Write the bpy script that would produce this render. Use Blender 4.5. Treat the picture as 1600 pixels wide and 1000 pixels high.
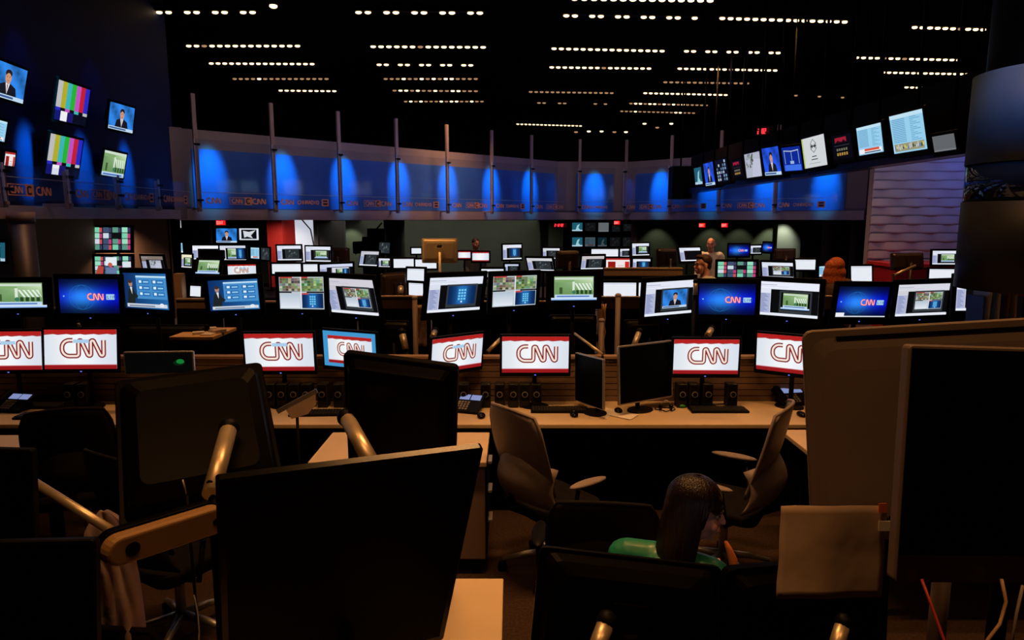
import bpy, bmesh, math, random
import numpy as np
from mathutils import Vector, Matrix, Euler
random.seed(7)
PI = math.pi
for o in list(bpy.data.objects): bpy.data.objects.remove(o)
S = bpy.context.scene; C = S.collection

# ---------------------------------------------------------------- camera
F = 1067.0; CAM_Z = 2.2; PITCH = math.atan(158.0/F)
cd = bpy.data.cameras.new('camera'); cam = bpy.data.objects.new('camera', cd); C.objects.link(cam)
cam.location = (0, 0, CAM_Z); cam.rotation_euler = (PI/2-PITCH, 0, 0)
cd.sensor_width = 36; cd.lens = F/1600*36; cd.clip_start = .05; cd.clip_end = 100
S.camera = cam
# ---------------------------------------------------------------- world and exposure
w = bpy.data.worlds.new('world'); S.world = w; w.use_nodes = True
w.node_tree.nodes['Background'].inputs[0].default_value = (.35, .35, .6, 1)
w.node_tree.nodes['Background'].inputs[1].default_value = 0.0
S.view_settings.view_transform = 'Standard'; S.view_settings.look = 'None'
S.view_settings.exposure = 0.0; S.view_settings.gamma = 1; S.view_settings.use_curve_mapping = False
# ---------------------------------------------------------------- large lights (ceiling downlight banks, wall washers, added fills)
WARM = (1.0, .46, .15)
def area(name, loc, size, power, col, rot=(0,0,0), spread=110, sy=None):
    l = bpy.data.lights.new(name, 'AREA'); l.energy = power; l.color = col; l.size = size; l.spread = math.radians(spread)
    if sy: l.shape = 'RECTANGLE'; l.size_y = sy
    o = bpy.data.objects.new(name, l); C.objects.link(o); o.location = loc; o.rotation_euler = rot; return o
def spot(name, loc, target, power, col, ang=50, blend=.9, r=.05):
    l = bpy.data.lights.new(name, 'SPOT'); l.energy = power; l.color = col; l.spot_size = math.radians(ang); l.spot_blend = blend; l.shadow_soft_size = r
    o = bpy.data.objects.new(name, l); C.objects.link(o); o.location = loc
    o.rotation_euler = (Vector(target)-Vector(loc)).to_track_quat('-Z', 'Y').to_euler(); return o
for (x, y, p) in [(-2.2,3.6,8),(.2,3.5,44),(2.4,4.2,18),(-3.6,6.2,14),(-.6,7.2,24),(2.6,7.2,24),(5.2,7.6,26),
                  (-2.2,10.4,34),(1.6,10.6,34),(4.8,10.8,34),(-1.0,14.2,30),(3.2,13.2,50),(-.7,.9,15),(1.9,.3,12)]:
    area('ceiling_downlight', (x, y, 5.05), 1.3, p, WARM, sy=.12, spread=85)
# left, diagonal, centre and right runs of the mezzanine front (plan points)
M0 = Vector((-5.25, 3.0)); M1 = Vector((-5.26, 10.9)); M2 = Vector((1.13, 17.2)); M3 = Vector((2.95, 17.3)); M4 = Vector((6.85, 13.4))
def plan(A, B, t, off=0.0):            # off > 0: towards the newsroom
    d = (B-A).normalized(); n = Vector((d.y, -d.x)); p = A+(B-A)*t + n*off; return p
BLUE = (.01, .50, 1.0)
def washer(A, B, t, z=4.4, power=430, zt=2.86, ang=22):
    a = plan(A, B, t, .8); b = plan(A, B, t, .0)
    spot('blue_wall_washer', (a.x, a.y, z), (b.x, b.y, zt), power, BLUE, ang, 1.0)

for (x0, y0, x1, y1, p) in [(-4.2,12.6,.6,17.4,5),(2.9,16.2,6.0,13.0,3.5)]:
    d = math.atan2(y1-y0, x1-x0); L = math.hypot(x1-x0, y1-y0); nx_, ny_ = math.sin(d), -math.cos(d)
    area('blue_balcony_fill', ((x0+x1)/2+nx_*2.2, (y0+y1)/2+ny_*2.2, 5.0), L, p, (.05,.12,1), (math.radians(38), 0, d), 90, sy=.15)  # added weak blue fill for the panels, not a visible fixture
area('blue_balcony_fill', (-3.2, 7.6, 5.0), 5.5, 1.2, (.02,.10,1), (0, math.radians(-45), 0), 90, sy=.15).rotation_euler = (math.radians(42), 0, PI/2)  # same added blue fill for the left wall
DESKS = [(-5.2,2.85,4.74,5.42),(-.95,-.035,1.2,2.62),(-1.24,-.155,3.97,4.56),(1.88,3.6,3.5,4.62),(-3.9,3.9,7.36,8.10),(-5,5,8.62,10.85),(-4.5,5.5,10.95,12.3),(-6,6,12.75,14.75),(-9.2,-7.85,15.3,17.0)]
def base_for(x, y):
    return .74 if any(a <= x <= b and c <= y <= d for a, b, c, d in DESKS) else 0.0
FW = (1.0, .66, .62)
area('wall_fill_light', (-1.2, 11.2, 4.6), 7.0, 9, FW, (math.radians(62), 0, math.radians(44)), 90, sy=.2)  # added fill to brighten the fascia, posts and lettering, here and below
area('wall_fill_light', (2.0, 13.6, 4.9), 2.5, 4, FW, (math.radians(60), 0, 0), 90, sy=.2)
area('wall_fill_light', (3.2, 13.0, 5.0), 3.5, 4, FW, (math.radians(60), 0, math.radians(-45)), 90, sy=.2)
area('wall_fill_light', (6.6, 8.6, 4.4), 2.0, 8, (.8,.72,1), (math.radians(65), 0, math.radians(-4)), 100, sy=.3)  # added frontal fill for the wavy tile wall
# ---------------------------------------------------------------- picture geometry helpers
ct, st = math.cos(PITCH), math.sin(PITCH)
def ray(px, py):
    cx = (px-800)/F; cy = (500-py)/F
    return Vector((cx, ct+st*cy, -st+ct*cy))
def at(px, py, Y):
    d = ray(px, py); return Vector((0,0,CAM_Z)) + d*(Y/d.y)
def atz(px, py, z):
    d = ray(px, py); return Vector((0,0,CAM_Z)) + d*((z-CAM_Z)/d.z)
def proj(P):
    P = np.asarray(P, float); x = P[:,0]; y = P[:,1]; z = P[:,2]-CAM_Z
    dep = y*ct - z*st; up = y*st + z*ct
    return np.stack([800+F*x/dep, 500-F*up/dep], 1)
def rot3(yaw, pit, rol):
    return np.array((Matrix.Rotation(yaw,3,'Z') @ Matrix.Rotation(pit,3,'X') @ Matrix.Rotation(rol,3,'Y')))
def fit(corners, Y, aspect=1.65, yaw0=None, sp=.12, sr=.02, sa=.06, pit0=0.0):
    """real rectangle standing at distance Y whose four corners (tl,tr,br,bl) match: returns centre, W, H, yaw, pitch, roll"""
    T = np.array(corners, float).reshape(4,2); c = T.mean(0)
    if yaw0 is None: inits = (-.5, 0, .5)
    else: inits = (yaw0,)
    def res(q):
        u, v, yaw, pit, rol, lw, la = q
        W = math.exp(lw); H = W/math.exp(la)
        P = np.array(at(u, v, Y)); R = rot3(yaw, pit, rol)
        L = np.array([[-W/2,0,H/2],[W/2,0,H/2],[W/2,0,-H/2],[-W/2,0,-H/2]])
        r = (proj(P + L@R.T)-T).ravel()
        return np.concatenate([r, [1.0*(pit-pit0)/sp, 1.0*rol/sr, 1.0*(la-math.log(aspect))/sa, .3*yaw]])
    best = None
    for y0 in inits:
        wpx = np.linalg.norm(T[1]-T[0])
        q = np.array([c[0], c[1], y0, pit0, 0, math.log(max(wpx*Y/F/max(math.cos(y0),.3),.05)), math.log(aspect)]); lam = 1e-2
        r = res(q); cost = r@r
        for it in range(60):
            J = np.empty((len(r), 7))
            for k in range(7):
                dq = q.copy(); h = 1e-4 if k > 1 else 1e-2; dq[k] += h; J[:,k] = (res(dq)-r)/h
            A = J.T@J; s = np.linalg.solve(A+lam*np.diag(np.diag(A)+1e-9), -J.T@r)
            s[2:5] = np.clip(s[2:5], -.3, .3); s[5:] = np.clip(s[5:], -.5, .5)
            q2 = q+s; r2 = res(q2); c2 = r2@r2
            if c2 < cost: q, r, cost, lam = q2, r2, c2, lam*.5
            else: lam *= 4
            if lam > 1e8: break
        if best is None or cost < best[0]: best = (cost, q)
    u, v, yaw, pit, rol, lw, la = best[1]
    W = math.exp(lw)
    return at(u, v, Y), W, W/math.exp(la), yaw, pit, rol

# ---------------------------------------------------------------- materials
def lin(c):
    c = c/255.0; return c/12.92 if c <= .04045 else ((c+.055)/1.055)**2.4
def rgb(c): return tuple(lin(v) for v in c)
MT = {}
def mat(name, col, rough=.6, metal=0, spec=.5, emit=None, es=1, noise=0, nscale=20, bump=0, bscale=60, trans=0, alpha=1):
    if name in MT: return MT[name]
    m = bpy.data.materials.new(name); m.use_nodes = True; nt = m.node_tree; b = nt.nodes['Principled BSDF']
    b.inputs['Base Color'].default_value = (*col, 1); b.inputs['Roughness'].default_value = rough
    b.inputs['Metallic'].default_value = metal; b.inputs['Specular IOR Level'].default_value = spec
    b.inputs['Transmission Weight'].default_value = trans; b.inputs['Alpha'].default_value = alpha
    if emit: b.inputs['Emission Color'].default_value = (*emit, 1); b.inputs['Emission Strength'].default_value = es
    if noise:
        tc = nt.nodes.new('ShaderNodeTexCoord'); n = nt.nodes.new('ShaderNodeTexNoise'); n.inputs['Scale'].default_value = nscale; n.inputs['Detail'].default_value = 5
        r = nt.nodes.new('ShaderNodeValToRGB'); r.color_ramp.elements[0].position = .3; r.color_ramp.elements[1].position = .7
        r.color_ramp.elements[0].color = (*[c*(1-noise) for c in col], 1); r.color_ramp.elements[1].color = (*[min(1,c*(1+noise)) for c in col], 1)
        nt.links.new(tc.outputs['Object'], n.inputs[0]); nt.links.new(n.outputs[0], r.inputs[0]); nt.links.new(r.outputs[0], b.inputs['Base Color'])
    if bump:
        tc = nt.nodes.new('ShaderNodeTexCoord'); n = nt.nodes.new('ShaderNodeTexNoise'); n.inputs['Scale'].default_value = bscale
        bp = nt.nodes.new('ShaderNodeBump'); bp.inputs['Strength'].default_value = bump; bp.inputs['Distance'].default_value = .01
        nt.links.new(tc.outputs['Object'], n.inputs[0]); nt.links.new(n.outputs[0], bp.inputs['Height']); nt.links.new(bp.outputs[0], b.inputs['Normal'])
    MT[name] = m; return m
def art_mat(name, emissive, strength=1.0):
    m = bpy.data.materials.new(name); m.use_nodes = True; nt = m.node_tree; b = nt.nodes['Principled BSDF']
    a = nt.nodes.new('ShaderNodeAttribute'); a.attribute_name = 'Col'
    if emissive:
        b.inputs['Base Color'].default_value = (.002,.002,.002,1); nt.links.new(a.outputs['Color'], b.inputs['Emission Color']); b.inputs['Emission Strength'].default_value = strength
        b.inputs['Roughness'].default_value = .35; b.inputs['Specular IOR Level'].default_value = .1
    else:
        nt.links.new(a.outputs['Color'], b.inputs['Base Color']); b.inputs['Roughness'].default_value = .7
    return m
M_SCREEN = art_mat('lit_screen_picture', True, 1.0)
M_PRINT = art_mat('printed_colours', False)
M_LED = art_mat('red_led_digits', True, 1.6)
M_LAMP = art_mat('warm_lamp_cells', True, 9.0)
BLK = mat('black_plastic', (.003,.0028,.0028), .5, spec=.10)
BLKG = mat('black_glossy_plastic', (.002,.002,.002), .22, spec=.22)
OFF = mat('switched_off_screen', (.001,.001,.001), .5, spec=.03)
ALU = mat('silver_aluminium', (.42,.40,.39), .42, .75, noise=.06, nscale=8)
ARM = mat('brushed_arm_metal', (.62,.50,.34), .38, .7, noise=.08, nscale=30)
STEEL = mat('brushed_steel', (.13,.12,.12), .5, .7, noise=.1, nscale=6)
WOOD = mat('pale_laminate', (.58,.44,.28), .45, spec=.3, noise=.05, nscale=5)
SLAT = mat('brown_slat_panel', (.16,.10,.065), .6, noise=.15, nscale=9)
PART = mat('brown_partition', (.30,.19,.12), .7, noise=.08, nscale=12)
DARK = mat('dark_fabric', (.006,.005,.005), .9, spec=.05, noise=.3, nscale=40)
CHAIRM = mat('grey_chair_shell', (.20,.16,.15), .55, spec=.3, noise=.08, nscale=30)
PAPER = mat('white_paper', (.72,.66,.6), .8, noise=.04, nscale=8)
BEIGEP = mat('beige_paper', (.52,.38,.29), .85, noise=.08, nscale=6, bump=.5, bscale=9)
FASC = mat('lavender_fascia_paint', (.28,.24,.26), .6, noise=.05, nscale=2)
BLUEW = mat('blue_backing_panel', (.05,.20,.72), .55, noise=.06, nscale=3)
FLOORM = mat('brown_carpet', (.035,.021,.014), .95, spec=.05, noise=.3, nscale=60, bump=.3, bscale=200)
CEILM = mat('black_ceiling', (.0035,.0035,.004), .9, spec=.05)

# ---------------------------------------------------------------- mesh builder
class MB:
    def __init__(s): s.v = []; s.f = []; s.sm = []
    def add(s, vs, fs, M=None, smooth=False):
        n = len(s.v)
        for p in vs:
            p = Vector(p); s.v.append(M @ p if M else p)
        for f in fs: s.f.append([n+i for i in f]); s.sm.append(smooth)
        return s
    def box(s, x0, x1, y0, y1, z0, z1, M=None):
        v = [(x,y,z) for x in (x0,x1) for y in (y0,y1) for z in (z0,z1)]
        return s.add(v, [(0,1,3,2),(4,6,7,5),(0,4,5,1),(2,3,7,6),(0,2,6,4),(1,5,7,3)], M)
    def prism(s, pts, y0, y1, M=None, smooth=False):      # outline in x,z extruded along y
        n = len(pts); v = [(x,y0,z) for x,z in pts]+[(x,y1,z) for x,z in pts]
        f = [tuple(range(n))[::-1], tuple(range(n,2*n))]
        s.add(v, f, M); k = len(s.v)-2*n
        for i in range(n):
            j = (i+1)%n; s.f.append([k+i,k+j,k+n+j,k+n+i]); s.sm.append(smooth)
        return s
    def slab(s, pts, z0, z1, M=None):                    # outline in x,y extruded along z
        n = len(pts); v = [(x,y,z0) for x,y in pts]+[(x,y,z1) for x,y in pts]
        return s.add(v, [tuple(range(n))[::-1], tuple(range(n,2*n))]+[(i,(i+1)%n,n+(i+1)%n,n+i) for i in range(n)], M)
    def rrect(s, W, H, y0, y1, r=.01, M=None, cx=0, cz=0):
        pts = []
        for (sx, sz, a0) in ((1,1,0),(-1,1,90),(-1,-1,180),(1,-1,270)):
            for k in range(4):
                a = math.radians(a0+30*k); pts.append((cx+sx*(W/2-r)+r*math.cos(a), cz+sz*(H/2-r)+r*math.sin(a)))
        return s.prism(pts, y0, y1, M)
    def tube(s, pts, rad, n=10, M=None, cap=True):
        pts = [Vector(p) for p in pts]; R = rad if hasattr(rad, '__len__') else [rad]*len(pts)
        vs = []; up = None
        for i, p in enumerate(pts):
            d = (pts[min(i+1,len(pts)-1)]-pts[max(i-1,0)]).normalized()
            if up is None: up = Vector((0,0,1)) if abs(d.z) < .9 else Vector((1,0,0))
            a = d.cross(up).normalized(); b = d.cross(a).normalized(); up = -b if b.dot(up) < 0 else b; 
            a = d.cross(up).normalized(); b = d.cross(a)
            for k in range(n):
                t = 2*PI*k/n; vs.append(p + (a*math.cos(t)+b*math.sin(t))*R[i])
        fs = [(i*n+k, i*n+(k+1)%n, (i+1)*n+(k+1)%n, (i+1)*n+k) for i in range(len(pts)-1) for k in range(n)]
        s.add(vs, fs, M, True)
        if cap:
            m = len(s.v)-len(vs); s.f += [[m+k for k in range(n)], [m+(len(pts)-1)*n+k for k in range(n)][::-1]]; s.sm += [False, False]
        return s
    def grid(s, P, M=None, smooth=True, closed=False):   # P[i][j] points
        n, m = len(P), len(P[0]); vs = [p for r in P for p in r]
        fs = [(i*m+j, i*m+(j+1)%m, (i+1)*m+(j+1)%m, (i+1)*m+j) for i in range(n-1) for j in range(m if closed else m-1)]
        return s.add(vs, fs, M, smooth)
    def ball(s, c, r, M=None, nu=12, nv=8):
        r = r if hasattr(r, '__len__') else (r,r,r); c = Vector(c)
        P = [[c+Vector((r[0]*math.sin(PI*i/nv)*math.cos(2*PI*j/nu), r[1]*math.sin(PI*i/nv)*math.sin(2*PI*j/nu), r[2]*math.cos(PI*i/nv))) for j in range(nu)] for i in range(nv+1)]
        return s.grid(P, M, True, True)
    def build(s, name, m, parent=None, loc=None):
        me = bpy.data.meshes.new(name); me.from_pydata([tuple(v) for v in s.v], [], s.f); me.materials.append(m)
        me.polygons.foreach_set('use_smooth', s.sm)
        bm = bmesh.new(); bm.from_mesh(me); bmesh.ops.remove_doubles(bm, verts=bm.verts, dist=1e-6)
        bmesh.ops.recalc_face_normals(bm, faces=bm.faces); bm.to_mesh(me); bm.free(); me.update()
        o = bpy.data.objects.new(name, me); C.objects.link(o)
        if parent: o.parent = parent
        if loc: o.location = loc
        return o
def empty(name, loc, rz=0):
    o = bpy.data.objects.new(name, None); C.objects.link(o); o.location = loc; o.rotation_euler = (0,0,rz); o.empty_display_size = .1; return o
def tag(o, label=None, cat=None, group=None, kind=None):
    if label: o['label'] = label
    if cat: o['category'] = cat
    if group: o['group'] = group
    if kind: o['kind'] = kind
    return o
def struct(o): o['kind'] = 'structure'; return o
def bev(o, w=.004, seg=2):
    m = o.modifiers.new('bevel', 'BEVEL'); m.width = w; m.segments = seg; m.limit_method = 'ANGLE'; return o

# ---------------------------------------------------------------- flat picture art (screens, printed lettering)
class Art:
    """coloured shapes laid on a real flat sheet, unit coordinates 0..1 (x right, y up)"""
    def __init__(s, asp=1.6): s.v = []; s.f = []; s.c = []; s.L = 0; s.asp = asp
    def poly(s, pts, col, layer=None):
        if layer is None: s.L += 1; layer = s.L
        n = len(s.v); s.v += [(min(max(x,0),1), min(max(y,0),1), layer) for x, y in pts]
        s.f.append(list(range(n, n+len(pts))))
        s.c.append([col if not isinstance(col, list) else col[i] for i in range(len(pts))])
        return s
    def rect(s, x0, y0, x1, y1, col, layer=None):
        if isinstance(col, list): col = [col[0],col[0],col[1],col[1]]      # bottom, top
        return s.poly([(x0,y0),(x1,y0),(x1,y1),(x0,y1)], col, layer)
    def disc(s, x, y, r, col, ry=None, n=18, layer=None):
        ry = ry or r*s.asp; return s.poly([(x+r*math.cos(2*PI*k/n), y+ry*math.sin(2*PI*k/n)) for k in range(n)], col, layer)
    def line(s, pts, wd, col, closed=False):               # wd in units of height
        s.L += 1; A = s.asp; P = [Vector((x*A, y)) for x, y in pts]; P = [p for i, p in enumerate(P) if i == 0 or (p-P[i-1]).length > 1e-5]
        if closed: P = P+[P[0]]
        L, R = [], []
        for i, p in enumerate(P):
            d0 = (p-P[i-1]).normalized() if i else None; d1 = (P[i+1]-p).normalized() if i < len(P)-1 else None
            if closed and i in (0, len(P)-1): d0 = (P[-1]-P[-2]).normalized(); d1 = (P[1]-P[0]).normalized()
            d = ((d0 or d1)+(d1 or d0)); d = d.normalized() if d.length > 1e-6 else (d0 or d1)
            k = 1/max(.45, abs(d.dot(d1 or d0))); nrm = Vector((-d.y, d.x))*wd/2*k
            L.append(p+nrm); R.append(p-nrm)
        for i in range(len(P)-1):
            s.poly([(q.x/A, q.y) for q in (L[i],L[i+1],R[i+1],R[i])], col, s.L)
        return s
    def grad(s, x0, y0, x1, y1, fn, nx=14, ny=10):
        s.L += 1
        for i in range(nx):
            for j in range(ny):
                q = [(x0+(x1-x0)*a/nx, y0+(y1-y0)*b/ny) for a, b in ((i,j),(i+1,j),(i+1,j+1),(i,j+1))]
                s.poly(q, [fn((a-x0)/(x1-x0), (b-y0)/(y1-y0)) for a, b in q], s.L)
        return s
    def sub(s, x0, y0, x1, y1, fn, *a):                     # draw another picture inside a window of this one
        b = Art(s.asp*(x1-x0)/(y1-y0)); fn(b, *a); n = len(s.v)
        s.v += [(x0+x*(x1-x0), y0+y*(y1-y0), l+s.L) for x, y, l in b.v]; s.f += [[i+n for i in f] for f in b.f]; s.c += b.c; s.L += b.L
        return s
    def build(s, name, m, W, H, parent=None, M=None, y0=0.0, step=.00035, thin=False):
        me = bpy.data.meshes.new(name)
        vs = [Vector(((x-.5)*W, y0-step*l, (y-.5)*H)) for x, y, l in s.v]
        if M: vs = [M @ v for v in vs]
        me.from_pydata([tuple(v) for v in vs], [], s.f); me.materials.append(m)
        ca = me.color_attributes.new('Col', 'FLOAT_COLOR', 'CORNER'); data = []
        for c in s.c:
            for v in c: data += [*rgb(v), 1]
        ca.data.foreach_set('color', data); me.update()
        o = bpy.data.objects.new(name, me); C.objects.link(o)
        if parent: o.parent = parent
        return o
GL = {'C':[[(1,.85),(.8,1),(.2,1),(0,.8),(0,.2),(.2,0),(.8,0),(1,.15)]], 'N':[[(0,0),(0,1),(1,0),(1,1)]], 'R':[[(0,0),(0,1),(.8,1),(1,.8),(.8,.5),(0,.5)],[(.5,.5),(1,0)]],
 'A':[[(0,0),(.5,1),(1,0)],[(.22,.4),(.78,.4)]], 'D':[[(0,0),(0,1),(.7,1),(1,.7),(1,.3),(.7,0),(0,0)]], 'I':[[(.5,0),(.5,1)]], 'O':[[(.2,0),(0,.3),(0,.7),(.2,1),(.8,1),(1,.7),(1,.3),(.8,0),(.2,0)]],
 'E':[[(1,1),(0,1),(0,0),(1,0)],[(0,.5),(.8,.5)]], 'X':[[(0,0),(1,1)],[(0,1),(1,0)]], 'T':[[(0,1),(1,1)],[(.5,1),(.5,0)]], '0':[[(0,0),(0,1),(1,1),(1,0),(0,0)]], '1':[[(.6,0),(.6,1)]],
 '2':[[(0,1),(1,1),(1,.5),(0,.5),(0,0),(1,0)]], ':':[[(.5,.25),(.5,.35)],[(.5,.65),(.5,.75)]], '5':[[(1,1),(0,1),(0,.5),(1,.5),(1,0),(0,0)]], 'L':[[(0,1),(0,0),(1,0)]], 'V':[[(0,1),(.5,0),(1,1)]]}
def text(a, s, x, y, h, col, wd=None, gap=.35, cw=.62, slant=0):
    cwid = h*cw/a.asp
    for ch in s:
        if ch in GL:
            for st_ in GL[ch]: a.line([(x+(p[0]+slant*p[1])*cwid, y+p[1]*h) for p in st_], wd or h*.17, col)
        x += cwid*(1+gap)
    return x
def logo(a, x, y, h, outer, inner, wd=None):
    """three joined rounded letters drawn as a double line"""
    wd = wd or h*.30; A = a.asp; k = h/A
    def arc(cx, cy, r, a0, a1, n=6): return [(cx+r*math.cos(math.radians(a0+(a1-a0)*i/n)), cy+r*math.sin(math.radians(a0+(a1-a0)*i/n))) for i in range(n+1)]
    P = [(.66,1)] + arc(.45,.55,.45,90,180) + arc(.45,.45,.45,180,270)+[(.88,0)]+arc(.88,.14,.14,-90,0,3)
    P += [(1.02,.88)]+arc(1.12,.88,.10,180,35,4)+[(1.58,.08)]+arc(1.68,.12,.10,215,360,4)+[(1.78,.88)]+arc(1.88,.88,.10,180,35,4)+[(2.36,.08)]+arc(2.46,.12,.10,215,360,4)+[(2.56,1)]
    Q = [(x+p[0]*k, y+p[1]*h) for p in P]
    a.line(Q, wd, outer)
    if inner: a.line(Q, wd*.42, inner)
    return x+2.6*k
def art_cnn(a, smear=0):
    a.rect(0,0,1,1,[(196,214,234),(232,238,244)])
    a.grad(0,.12,1,.88,lambda u,v:(int(215+30*math.exp(-((u-.45)**2)*9)),int(222+26*math.exp(-((u-.45)**2)*9)),int(234+16*math.exp(-((u-.5)**2)*9))),10,4)
    pts=[(0,1),(0,.885)]; pts+= [(i/16,.87+.018*random.random()+(.03 if i in(6,11) else 0)) for i in range(1,16)]+[(1,.885),(1,1)]
    for q in range(len(pts)-3): pass
    a.rect(0,.9,1,1,(178,32,30)); 
    L=a.L+1; a.L=L
    for i in range(16): a.poly([(i/16,.9),(i/16,.868+.02*((i*7)%3)/2),((i+1)/16,.868+.02*(((i+1)*7)%3)/2),((i+1)/16,.9)],(165,40,40),L)
    a.rect(0,0,1,.10,(150,24,28)); a.rect(0,.10,1,.115,(214,120,118))
    if smear!=9:
        logo(a,.245,.33,.40,(128,30,30),(244,226,214),.12)
    if smear==1: a.rect(.40,.66,.62,.75,(170,205,235))
def art_blue(a, bar=0):
    def f(u,v):
        g = math.exp(-((u-.38)**2*10+(v-.48)**2*9)); w_ = math.exp(-((v-.5)**2)*9); r2 = math.exp(-((u-.8)**2*12+(v-.45)**2*7))*.45
        return (int(4+40*g), int(8+130*g+25*r2*w_), int(30+150*w_+75*g+60*r2))
    a.grad(0,0,1,1,f,18,14)
    for k in (0,1): a.line([(.38+(.22-.0*k)*math.cos(t*PI/10)*(.55 if k else 1), .47+.22*a.asp*math.sin(t*PI/10)*.95) for t in range(20)], .008, (30,110,200), True)
    a.line([(.17,.47),(.59,.47)],.008,(40,130,215))
    a.rect(.06,.48,.085,.52,(120,190,255))
    logo(a,.48,.40,.17,(214,60,60),(255,200,200),.055)
    a.rect(.79,.40,.93,.56,(160,205,235)); text(a,'LIVE',.81,.44,.08,(40,80,150),.014)
    if bar: a.rect(0,0,1,.035,(225,230,240)); a.rect(0,.0,.17,.14,(235,238,245))
    else: a.rect(.02,.0,1,.04,(200,205,220)) if bar is None else None
def art_green(a):
    a.rect(0,0,1,1,(110,150,90))
    a.grad(0,.25,1,1,lambda u,v:(int(110+110*v*u),int(150+90*v*u),int(95+105*v*u)),8,5)
    a.rect(0,.90,1,1,(205,222,205)); a.rect(0,.78,.5,.88,(130,170,110))
    for i in range(5): a.poly([(.52+i*.09,.72),(.57+i*.09,.72),(.68+i*.09,.38),(.63+i*.09,.38)],(225,238,225))
    for i in range(4): a.rect(.56+i*.11,.18,.63+i*.11,.38,(38,70,34))
    a.rect(.12,.2,.20,.52,(60,88,44)); a.rect(.46,.2,.52,.80,(218,232,214)); a.disc(.5,.28,.05,(60,120,90),.10)
    a.rect(0,0,1,.16,(190,215,235)); a.rect(.05,.04,.9,.1,(70,110,190))
def art_house(a):
    a.rect(0,0,1,1,(2,2,4)); a.rect(.07,.14,.93,.97,(140,170,120)); a.sub(.08,.15,.92,.93,art_green); a.rect(0,.06,1,.15,[(120,170,235),(225,238,250)])
def art_anchor(a, bg=(40,110,190)):
    a.grad(0,0,1,1,lambda u,v:tuple(int(c*(.7+.6*abs(math.sin(u*5+v*3)))) if c*(.7+.6*abs(math.sin(u*5+v*3)))<255 else 255 for c in bg),8,6)
    a.poly([(.22,.0),(.30,.38),(.44,.46),(.58,.46),(.74,.36),(.80,.0)],(22,22,34))
    a.poly([(.45,.46),(.51,.14),(.57,.46)],(235,235,240)); a.poly([(.495,.42),(.51,.14),(.525,.42)],(120,30,40))
    a.disc(.51,.62,.085,(198,142,110),.19); a.disc(.51,.74,.09,(40,26,20),.11); a.disc(.51,.60,.072,(205,150,118),.15)
    for sx in (-1,1): a.rect(.51+sx*.035-.012,.63,.51+sx*.035+.012,.65,(50,30,25))
    a.rect(.485,.52,.535,.535,(140,70,60))
    a.rect(0,0,1,.12,(190,215,235)); a.rect(.03,.03,.7,.09,(60,90,150))
def art_board(a):
    a.grad(0,0,1,1,lambda u,v:(int(14+20*u),int(46+60*u),int(100+70*u)),6,4)
    a.rect(.30,.28,.99,.93,(70,140,200)); a.rect(.30,.88,.99,.93,(190,225,245))
    for i in range(2):
        for j in range(3):
            x=.34+.33*i; y=.36+.17*j; a.rect(x,y,x+.27,y+.12,(40,110,180)); a.rect(x+.03,y+.03,x+.09,y+.10,(225,240,250)); a.rect(x+.13,y+.04,x+.25,y+.08,(150,205,235))
    a.poly([(.06,.12),(.10,.52),(.16,.62),(.22,.60),(.26,.44),(.33,.36),(.30,.30),(.26,.30),(.24,.12)],(30,36,38)); a.poly([(.15,.60),(.19,.40),(.20,.61)],(220,225,230))
    a.disc(.17,.70,.045,(170,130,110),.09); a.disc(.165,.76,.045,(60,44,36),.05)
    a.rect(.05,.04,.98,.14,(205,215,228)); a.rect(.10,.06,.7,.10,(120,130,150)); a.disc(.86,.12,.05,(230,235,240),.05)
def art_quad(a):
    a.rect(0,0,1,1,(190,200,205)); R=random.Random(5)
    def mosaic(b,base):
        b.rect(0,0,1,1,base)
        for i in range(7):
            for j in range(5):
                v=R.randint(-60,55); b.rect(i/7,j/5,(i+.9)/7,(j+.85)/5,tuple(max(0,min(255,c+v+R.randint(-25,25))) for c in base),b.L+1 if (i or j) else None)
    a.sub(.01,.56,.485,.97,mosaic,(130,130,115)); a.sub(.51,.56,.985,.97,mosaic,(110,140,100))
    a.rect(.01,.96,.3,1,(190,60,60)); a.rect(.51,.96,.65,1,(190,60,60)); a.rect(0,.50,1,.55,(20,22,26)); a.rect(.28,.50,.62,.54,(190,195,200))
    a.rect(.02,.03,.46,.47,[(225,232,240),(180,195,210)]); a.sub(.51,.03,.985,.49,art_phone); a.rect(.51,.45,.66,.50,(190,70,70)); a.rect(.485,0,.51,1,(225,230,235))
def art_phone(a):
    a.grad(0,0,1,1,lambda u,v:(int(10+30*math.exp(-(u-.5)**2*14)),int(36+70*math.exp(-(u-.5)**2*14)),int(80+100*math.exp(-(u-.5)**2*14))),8,4)
    a.rect(.34,.1,.66,.92,(28,110,180))
    for i in range(3):
        for j in range(4): a.rect(.37+.1*i,.24+.16*j,.44+.1*i,.34+.16*j,(120,205,240))
    a.disc(.5,.14,.03,(230,240,250),.05)
def art_window(b, inner, *x):
    b.rect(0,0,1,1,(6,6,8))
def art_editor(a, inner=None, tint=(218,222,236), box=(.36,.20,.88,.74)):
    a.rect(0,0,1,1,tint); a.rect(0,.80,1,1,tuple(min(255,c+10) for c in tint)); a.rect(0,.86,.5,.865,(150,155,180)); a.rect(.01,.90,.3,.92,(170,175,195))
    a.rect(0,.07,.19,.66,(172,180,214))
    L=a.L+1; a.L=L
    for i in range(14): a.rect(.02,.10+i*.04,.09+.08*((i*5)%7)/7,.118+i*.04,(120,130,175),L)
    a.rect(.20,.08,1,.78,(10,10,13))
    if inner:
        x0,y0,x1,y1=box; a.rect(x0-.03,y0-.08,x1+.03,y1+.05,(50,56,60)); a.sub(x0,y0,x1,y1,inner)
    a.rect(0,0,1,.07,(232,236,245))
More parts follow.
